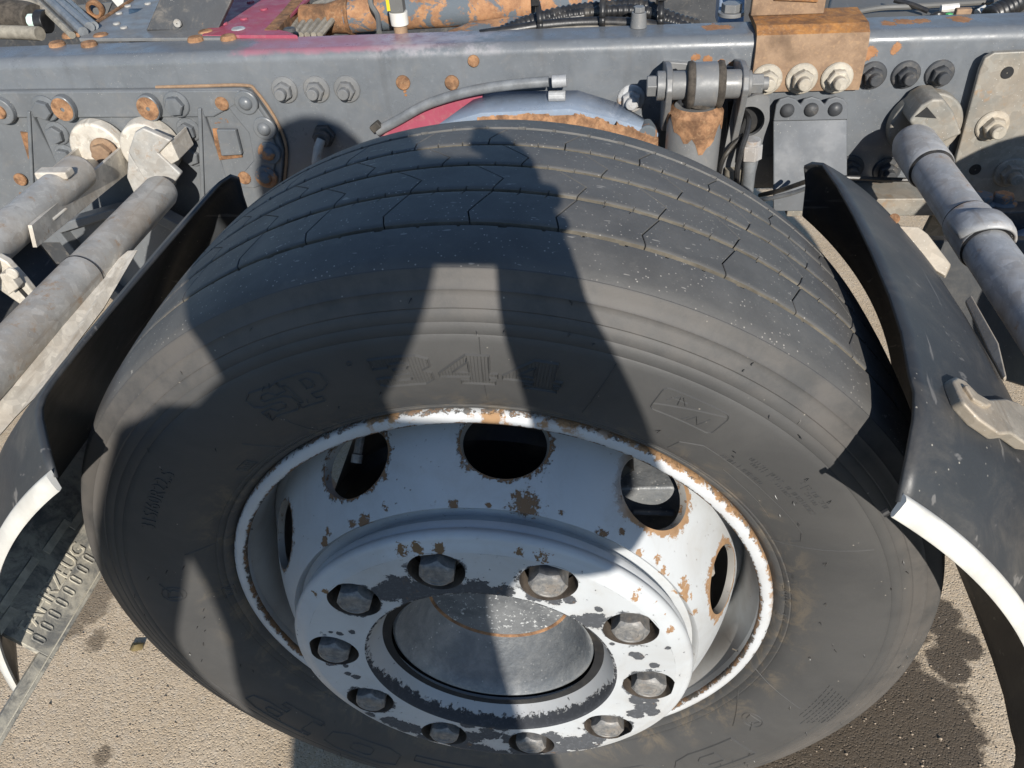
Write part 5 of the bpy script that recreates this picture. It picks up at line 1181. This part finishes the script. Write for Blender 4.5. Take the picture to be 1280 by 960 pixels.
for i, (ua, va, ub, vb, y0, y1, r, mt_) in enumerate([(52, -8, 104, 40, 1.05, .83, .0085, 'hosegrey'), (60, -10, 112, 34, 1.07, .85, .0085, 'hosegrey'), (74, -8, 118, 32, 1.1, .86, .007, 'hosegrey'), (36, -8, 90, 44, 1.0, .82, .006, 'wire')]):
    t_ = thing('air_pipe', ['first', 'second', 'third', 'fourth'][i] + ' thin pipe of the bundle in the top left corner, counted from the ' + 'hose', 'pipe', at(ub, vb, y1))
    t_['label'] = ['grey air pipe slanting beside the thick dirty hose at top left', 'middle grey air pipe slanting towards the crossmember at top left', 'thinner grey air pipe nearest the rusty ring bracket', 'dusty tan cable slanting below the grey air pipes at top left'][i]
    b = B(); b.tube([at(ua, va, y0), at((ua + ub) / 2, (va + vb) / 2, (y0 + y1) / 2), at(ub, vb, y1)], r, 10); b.build('pipe', M[mt_], t_)
rb = thing('ring_bracket', 'grey bracket plate with a rusty ring at the top left', 'bracket', at(120, 12, .98))
b = B(); b.prism([at(82, 8, .99), at(140, 3, .99), at(132, 22, .97), at(96, 44, .93)], (0, .006, 0)); b.build('bracket_plate', M['box'], rb, bevel=.001)
q = at(119, 12, .972); b = B(); b.lathe([(.009, 0), (.0095, -.005), (.014, -.007), (.0165, -.003), (.0165, .004)], 24, c=q); b.build('rusty_ring', M['rust'], rb)
wc = thing('white_clip', 'small white plastic piece at the top edge above the grey crossmember', 'clip', at(146, 4, .9))
b = B(); b.prism([at(136, -4, .90), at(155, -4, .90), at(154, 4, .90), at(147, 9, .90)], (0, .006, 0)); b.build('clip', M['white'], wc, bevel=.001)
# wires by the rusty rod
for i in range(7):
    t_ = thing('dusty_wire', ['lowest', 'second lowest', 'third lowest', 'middle', 'third highest', 'second highest', 'highest'][i] + ' dusty tan wire of the fan beside the red crossmember', 'wire', at(360, 30, .95), 'dusty wires beside the red crossmember')
    u0 = 352 + i * 8; b = B(); b.tube(smooth([at(u0 + 0, 44, .86), at(u0 + 14 + i * 1.2, 24 - i, .95), at(u0 + 42 - i * 2, 6 - i, 1.05), at(u0 + 90 - i * 5, -14, 1.15)], 6), .0052, 8); b.build('wire', M['wire'], t_)
rod = thing('torque_rod', 'thick rod with flaking orange rust lying behind the rail top', 'rod', at(520, 20, 1.0))
b = B(); yr = .95
b.tube([at(434, 20, yr), at(470, 17, yr), at(560, 12, yr + .02), at(650, 6, yr + .04), at(760, 0, yr + .08)], .029, 28); b.build('rod_body', M['rustpaint'], rod)
b = B(); b.tube([at(408, 24, yr - .01), at(430, 20.5, yr), at(440, 20, yr)], lambda t: .024 + .010 * t, 24); b.build('rod_neck', M['rust'], rod)
b = B(); b.tube([at(380, 28, yr), at(398, 26, yr), at(414, 24, yr)], lambda t: .030 - .004 * t, 16); b.build('rod_end', M['rust'], rod, bevel=.003)
b = B(); b.prism([at(540, 46, .87), at(590, 26, .92), at(640, 20, .95), at(720, 20, .95), at(720, 60, .86), at(560, 56, .84)], (0, .05, -.02)); b.build('rod_bracket', M['rustpaint'], rod, bevel=.004)
sn = thing('wheel_sensor', 'white sensor with grey plug and yellow tab standing on the rail', 'sensor', at(501, 40, .80))
q = at(502, 44, .80); up_ = Vector((0, 0, 1))
b = B(); b.cyl(q, q + up_ * .018, .011, n=20); b.build('sensor_base', M['rustplate'], sn)
b = B(); b.cyl(q + up_ * .016, q + up_ * .036, .014, .0148, n=24); b.build('sensor_collar', M['sensor'], sn, bevel=.001)
b = B(); b.box(q + up_ * .062, (.022, .020, .052)); b.build('sensor_plug', M['box'], sn, bevel=.002)
b = B(); b.box(q + Vector((-.0125, -.002, .054)), (.006, .016, .030)); b.build('locking_tab', M['yellow'], sn, bevel=.001)
cw = thing('loose_cable', 'thin grey cable looping down in front of the rusty rod', 'cable', at(465, 20, .88))
b = B(); b.tube(smooth([at(462, -8, .9), at(464, 6, .89), at(472, 20, .88), at(474, 40, .84)], 6), .0045, 8); b.build('cable', M['box'], cw)
# corrugated hoses
def hose(label, pts, r, ribbed, mat='hose', n=14):
    t_ = thing('cable_hose', label, 'hose', pts[len(pts) // 2]); path = smooth(pts, 10); b = B()
    if ribbed:
        L_ = sum((path[i + 1] - path[i]).length for i in range(len(path) - 1)); m_ = int(L_ / .0022); dense = []
        cum = [0]
        for i in range(len(path) - 1): cum.append(cum[-1] + (path[i + 1] - path[i]).length)
        for j in range(m_ + 1):
            s_ = L_ * j / m_; i = max(q for q in range(len(cum)) if cum[q] <= s_ + 1e-9); i = min(i, len(path) - 2); dense.append(path[i].lerp(path[i + 1], (s_ - cum[i]) / max(1e-9, cum[i + 1] - cum[i])))
        vs = B(); k_ = [0]
        def rr(t): k_[0] += 1; return r * (1 if (k_[0] // 2) % 2 else .86)
        b.tube(dense, rr, n)
    else: b.tube(path, r, n)
    b.build('hose', M[mat], t_, sharp=50); return t_
yh = .83
hose('corrugated black hose arching highest over the rail behind the cable ties', [at(u, v, y) for u, v, y in [(628, 42, .80), (665, 27, .83), (710, 16, .85), (752, 11, .86), (800, 8, .86), (825, 18, .85), (845, 26, .85), (870, 34, .86)]], .0125, True)
hose('second corrugated hose just below the highest one', [at(u, v, y) for u, v, y in [(650, 38, .82), (700, 22, .84), (752, 15, .845), (800, 14, .845), (828, 24, .84), (870, 40, .84)]], .010, True)
hose('smooth black hose running lowest along the rail top', [at(u, v, y) for u, v, y in [(600, 44, .79), (640, 38, .80), (680, 32, .81), (740, 28, .815), (800, 30, .81), (850, 38, .80)]], .0085, False)
hose('thin black hose at the left end of the hose bundle', [at(u, v, y) for u, v, y in [(560, 50, .80), (612, 41, .81), (660, 30, .83), (730, 20, .84)]], .006, False)
hose('dusty thin cable underneath the smooth black hose', [at(u, v, y) for u, v, y in [(665, 42, .80), (710, 37, .805), (760, 36, .805), (800, 38, .80)]], .005, False, 'wire')
for (u, v, y, hh) in [(669, 29, .795, .05), (753, 22, .80, .062), (826, 23, .80, .05)]:
    q = at(u, v, y); t_ = thing('cable_tie', {669: 'left', 753: 'middle', 826: 'right'}[u] + 'most black cable tie strapped round the hose bundle' if u != 753 else 'wide black cable tie in the middle of the hose bundle', 'cable tie', q, 'cable ties on the hose bundle')
    b = B(); vs = []
    for i in range(21):
        a = 2 * math.pi * i / 20
        for dx in (-.0045, .0045): vs.append((q.x + dx + (.008 if u == 669 else 0) * math.cos(a), q.y + .035 - .038 * math.cos(a), q.z + hh * .5 * math.sin(a)))
    b.add(vs, [(i * 2, i * 2 + 1, i * 2 + 3, i * 2 + 2) for i in range(20)]); b.build('tie_band', M['hose'], t_, solid=.002)
    b = B(); b.box((q.x, q.y + .012, q.z + hh * .5 + .004), (.013, .010, .012)); b.build('tie_head', M['hose'], t_, bevel=.001)
q = T(798, 34, ZT); b = B(); b.cyl(q, q + Vector((0, 0, .022)), .013, .011, n=20); b.cyl(q + Vector((0, 0, .022)), q + Vector((0, 0, .03)), .009, n=6)
o = b.build('rail_stud', M['frame'], rail, bevel=.001)
# right: covers, wires and odds behind the rail
cv = thing('grey_cover', 'large flat grey plastic cover behind the rail at the top right', 'cover', at(1130, 10, .95))
b = B(); b.prism([at(1030, 26, .86), at(1160, 24, .86), at(1240, 6, .95), at(1240, -12, 1.0), at(1040, -12, 1.0)], (0, .004, -.03)); b.build('cover_lid', M['box'], cv, bevel=.006)
b = B(); b.tube(smooth([at(1056, 18, .865), at(1100, 10, .885), at(1145, 8, .89), at(1240, 2, .93)], 6), .0045, 8); b.build('cover_edge', M['box'], cv)
for lab, pts, r, mt_ in [('thin black wire lying across the grey cover', [(1118, 0, .90), (1140, 6, .885), (1160, 14, .87)], .004, 'hose'), ('white stub cable by the rail at top right', [(1176, 11, .87), (1198, 9, .87)], .006, 'sensor'), ('white tipped cable end left of the thick black hose', [(1222, 18, .86), (1232, 12, .865)], .008, 'sensor'), ('green wire peeping over the rail at top right', [(1178, 22, .85), (1186, 19, .85), (1193, 23, .85)], .004, 'green'), ('black wire beside the green wire at top right', [(1162, 24, .85), (1172, 19, .855), (1182, 22, .85)], .006, 'hose')]:
    t_ = thing('short_cable', lab, 'cable', at(*pts[0])); b = B(); b.tube(smooth([at(*p) for p in pts], 6), r, 8); b.build('cable', M[mt_], t_)
tb = thing('rusty_tag', 'small rusty tan block standing on the rail edge at top right', 'block', at(1200, 18, .81))
q = at(1202, 20, .80); b = B(); b.box(q, (.022, .012, .022)); b.build('block', M['rustplate'], tb, bevel=.002)
hose('thick black hose leaving over the rail at the top right corner', [at(u, v, y) for u, v, y in [(1236, 22, .84), (1262, 8, .86), (1300, -20, .9)]], .017, True)
vb = thing('air_valve', 'dark blue grey valve block left of the rusty upright plate', 'valve', at(905, 15, .86))
b = B(); b.prism([at(897, 34, .84), at(930, 34, .84), at(932, -10, .9), at(900, -10, .9)], (0, .05, 0)); b.build('valve_body', M['blue'], vb, bevel=.003)
q = at(914, 14, .825); b = B(); b.cyl(q, q + Vector((0, 0, .012)), .016, n=6); b.cyl(q + Vector((0, 0, -.006)), q, .02, n=20); b.build('valve_nut', M['frame'], vb, bevel=.001)
# dark far side: second rail, axle, backdrop tank, backdrop sheet
far = thing('chassis_rail', 'far chassis rail deep in the shade behind the near rail', 'chassis rail', (0, YW + .78, ZT)); railmesh(-1.9, 1.9, .78, -1).build('rail_beam', M['dark'], far, sharp=30)
ax = thing('axle_beam', 'dark axle beam running inward from the wheel under the rail', 'axle', (0, .5, 0)); b = B(); b.cyl((0, .25, 0), (0, 2.0, 0), .075, n=24); b.build('beam', M['black'], ax)
tk = thing('added_cylinder', 'added black backdrop tank lying between the rails', 'cylinder', (.25, 1.15, .06)); b = B(); b.tube([(-1.6, 1.18, .08), (1.5, 1.18, .08)], .14, 28); b.build('cylinder', M['black'], tk, sharp=40)  # added as a dark backdrop behind the rail
bb_ = thing('dark_infill', 'dark shield added as backdrop under the chassis', 'infill', (0, 1.1, -.1)); b = B(); b.box((-1.0, 1.15, -.09), (2.0, .62, .02)); b.build('infill', M['black'], bb_)  # black sheet added as a dark backdrop below the rails

at2 = thing('added_cylinder', 'unseen round shadow-casting tank beyond the right edge of the picture', 'cylinder', (.89, .2, .27))
b = B(); b.lathe([(.001, .312), (.12, .306), (.18, .29), (.2, .262), (.2, .06), (.18, .03), (.001, .01)], 48, c=(.893, 0, .268)); b.build('cylinder', M['black'], at2, sharp=40)  # unseen caster, added for the curved shadow on the mounting plate
uf = thing('dark_filler', 'dark plate and tube added to fill the shade below the right support tube', 'arm', (.78, .62, .0))
b = B(); b.prism([at(1150, 300, .46), at(1330, 300, .46), at(1330, 500, .40), at(1236, 470, .36), at(1190, 380, .40)], (0, .03, -.01)); b.build('arm_plate', M['guard'], uf, bevel=.004)  # dark plate added to fill the shade under the support tube
b = B(); b.tube([at(1262, 292, .60), at(1290, 380, .56), at(1330, 480, .5)], .03, 16); b.build('filler_tube', M['blue'], uf)
# ------------------------------------------------------------------ the photographer, behind the camera: the shadow on the wheel is theirs
SIDE_V = LDIR.cross(Vector((0, 0, 1))).normalized(); UP_V = SIDE_V.cross(LDIR).normalized()
def Q(a, b_, d): return CAM + SIDE_V * a + UP_V * b_ + LDIR * d
def skinned(name, joints, edges, mats, root, parent=None, sub=2):
    me = bpy.data.meshes.new(name); names = list(joints); me.from_pydata([tuple(joints[n_][0]) for n_ in names], [(names.index(a), names.index(c_)) for a, c_ in edges], [])
    o = bpy.data.objects.new(name, me); COL.objects.link(o); md = o.modifiers.new('skin', 'SKIN'); md.use_smooth_shade = True
    for n_, sv in zip(names, me.skin_vertices[0].data): r = joints[n_][1]; sv.radius = r if isinstance(r, tuple) else (r, r); sv.use_root = (n_ == root)
    o.modifiers.new('sub', 'SUBSURF').levels = sub; o.modifiers['sub'].render_levels = sub
    dg = bpy.context.evaluated_depsgraph_get(); m2 = bpy.data.meshes.new_from_object(o.evaluated_get(dg)); bpy.data.objects.remove(o)
    m2.materials.clear()
    for m in mats: m2.materials.append(m)
    m2.polygons.foreach_set('use_smooth', [True] * len(m2.polygons))
    o = bpy.data.objects.new(name, m2); COL.objects.link(o)
    if parent: o.parent = parent
    return o
M['jacket'] = m_simple('dark_jacket', (.03, .035, .05), .8); M['trousers'] = m_simple('dark_trousers', (.03, .032, .04), .85); M['skin'] = m_simple('skin', (.42, .25, .18), .5, 0, .1); M['hair'] = m_simple('dark_hair', (.03, .022, .016), .7)
J = {}
J['pelvis'] = (Q(-.135, -.64, -.66), (.150, .12)); J['belly'] = (Q(-.145, -.50, -.60), (.155, .12)); J['chest'] = (Q(-.145, -.34, -.53), (.150, .13)); J['collar'] = (Q(-.125, -.215, -.47), (.085, .08)); J['neck'] = (Q(-.115, -.135, -.43), .062)
J['jaw'] = (Q(-.125, -.07, -.40), (.080, .09)); J['brow'] = (Q(-.155, .015, -.40), (.098, .10)); J['crown'] = (Q(-.150, .080, -.41), (.080, .08)); J['top'] = (Q(-.125, .120, -.41), .030)
J['shoulder_r'] = (Q(.005, -.265, -.47), .075); J['arm_r'] = (Q(.080, -.282, -.36), .076); J['elbow_r'] = (Q(.144, -.302, -.24), .058); J['forearm_r'] = (Q(.112, -.190, -.15), .045); J['wrist_r'] = (Q(.083, -.100, -.065), .036); J['palm_r'] = (Q(.082, -.045, -.034), (.032, .018)); J['knuckle_r'] = (Q(.085, .005, -.034), (.028, .016))
J['shoulder_l'] = (Q(-.285, -.230, -.50), .068); J['arm_l'] = (Q(-.345, -.330, -.50), .056); J['elbow_l'] = (Q(-.410, -.475, -.44), .052); J['forearm_l'] = (Q(-.392, -.570, -.50), .040); J['wrist_l'] = (Q(-.350, -.660, -.54), .032); J['palm_l'] = (Q(-.315, -.700, -.57), (.034, .018))
hl, hr = Q(-.245, -.74, -.67), Q(.0, -.74, -.67)
def down(p, z, dx=0, dy=0): return Vector((p.x + dx, p.y + dy, z))
J['hip_l'] = (hl, .090); J['knee_l'] = (down(hl, GZ + .47, -.02, .05), .060); J['ankle_l'] = (down(hl, GZ + .085, -.02, -.02), .042); J['toe_l'] = (down(hl, GZ + .04, -.03, .17), (.045, .035))
J['hip_r'] = (hr, .090); J['knee_r'] = (down(hr, GZ + .47, .03, .05), .060); J['ankle_r'] = (down(hr, GZ + .085, .04, -.02), .042); J['toe_r'] = (down(hr, GZ + .04, .06, .17), (.045, .035))
ED = [('pelvis', 'belly'), ('belly', 'chest'), ('chest', 'collar'), ('collar', 'neck'), ('neck', 'jaw'), ('jaw', 'brow'), ('brow', 'crown'), ('crown', 'top'), ('chest', 'shoulder_r'), ('shoulder_r', 'arm_r'), ('arm_r', 'elbow_r'), ('elbow_r', 'forearm_r'), ('forearm_r', 'wrist_r'), ('wrist_r', 'palm_r'), ('palm_r', 'knuckle_r'),
      ('chest', 'shoulder_l'), ('shoulder_l', 'arm_l'), ('arm_l', 'elbow_l'), ('elbow_l', 'forearm_l'), ('forearm_l', 'wrist_l'), ('wrist_l', 'palm_l'), ('pelvis', 'hip_l'), ('hip_l', 'knee_l'), ('knee_l', 'ankle_l'), ('ankle_l', 'toe_l'), ('pelvis', 'hip_r'), ('hip_r', 'knee_r'), ('knee_r', 'ankle_r'), ('ankle_r', 'toe_r')]
per = skinned('person', J, ED, [M['jacket'], M['trousers'], M['skin']], 'pelvis')
zc_ = J['pelvis'][0].z - .04
for p in per.data.polygons:
    c_ = p.center; q = c_ - CAM; b_ = q.dot(UP_V); a_ = q.dot(SIDE_V)
    p.material_index = 1 if c_.z < zc_ and a_ > -.34 else (2 if b_ > -.16 and (a_ < 0 or b_ > -.09) else 0)
tag(per, 'person in dark jacket and trousers photographing the wheel with one hand', 'person')
CX, CY, CZ = MR @ Vector((1, 0, 0)), MR @ Vector((0, 1, 0)), MR @ Vector((0, 0, 1))
def K(x, y, z): return CAM + CX * x + CY * y + CZ * z       # camera frame, z towards the photographer
rot = Matrix((CX, CY, CZ)).transposed()
ph = thing('mobile_phone', 'dark mobile phone held sideways by the photographer', 'phone', K(.035, -.02, .012))
b = B(); b.box(K(.032, -.013, .0135), (.152, .086, .009), rot); b.build('phone_body', M['black'], ph, bevel=.003)
b = B(); b.cyl(K(0, 0, .0095), K(0, 0, .006), .007, n=20); b.build('phone_lens', M['hose'], ph)
# right hand: fingers over the lens side and the top edge, thumb on the screen side
F = {}; FE = []
palm = K(.108, -.028, .026)
def finger(nm, pts, r):
    JJ = {f'{nm}{i}': (p, r * (1 - .1 * i)) for i, p in enumerate(pts)}
    return skinned('finger', JJ, [(f'{nm}{i}', f'{nm}{i+1}') for i in range(len(pts) - 1)], [M['skin']], f'{nm}0', per, 2)
finger('index', [K(.100, .0, .022), K(.097, .028, .014), K(.080, .047, .010), K(.058, .058, .012)], .0135)
finger('second', [K(.094, -.005, .024), K(.088, .020, .018), K(.074, .036, .016), K(.054, .046, .016)], .0125)  # extra finger, added to thicken the hand's shadow
finger('middle', [K(.112, -.012, .020), K(.118, .0, .004), K(.100, .004, -.001), K(.082, .006, .001)], .0095)
finger('ring', [K(.113, -.030, .020), K(.119, -.024, .004), K(.101, -.020, -.001), K(.086, -.018, .001)], .009)
finger('little', [K(.110, -.046, .020), K(.117, -.044, .005), K(.102, -.042, .0), K(.090, -.040, .002)], .008)
finger('thumb', [K(.098, -.040, .034), K(.090, -.012, .034), K(.074, .006, .028), K(.060, .014, .024)], .0105)
# left hand hanging
pl_ = J['palm_l'][0]
for i in range(4): finger('f', [pl_ + SIDE_V * .02 + UP_V * (.018 - i * .013), pl_ + SIDE_V * .05 + UP_V * (.012 - i * .013) - LDIR * .004, pl_ + SIDE_V * .078 + UP_V * (.004 - i * .012) + LDIR * .006], .0085)
finger('t', [pl_ + UP_V * .02, pl_ + SIDE_V * .012 + UP_V * .045 + LDIR * .012, pl_ + SIDE_V * .03 + UP_V * .06 + LDIR * .02], .0095)
# hair, ears, nose
hd = J['brow'][0]
bm = bmesh.new(); bmesh.ops.create_icosphere(bm, subdivisions=3, radius=1)
for v in bm.verts:
    p = v.co; v.co = hd + SIDE_V * (p.x * .104 - .004) + UP_V * (p.y * .112 + .020) - LDIR * (p.z * .11 + .012)
bmesh.ops.delete(bm, geom=[v for v in bm.verts if (v.co - hd).dot(LDIR) > .045 and (v.co - hd).dot(UP_V) < .07], context='VERTS')
me = bpy.data.meshes.new('hair'); bm.to_mesh(me); bm.free(); me.materials.append(M['hair']); o = bpy.data.objects.new('hair', me); COL.objects.link(o); o.parent = per
H = {'a': (Q(-.075, .070, -.37), .062), 'b': (Q(-.044, .030, -.36), .078), 'c': (Q(-.052, -.050, -.37), .074), 'd': (Q(-.085, -.135, -.40), .050), 'e': (Q(-.10, -.20, -.43), .03)}
skinned('shadow_hair_lock', H, [('a', 'b'), ('b', 'c'), ('c', 'd'), ('d', 'e')], [M['hair']], 'a', per)  # lock shaped to fill the shadow between head and phone
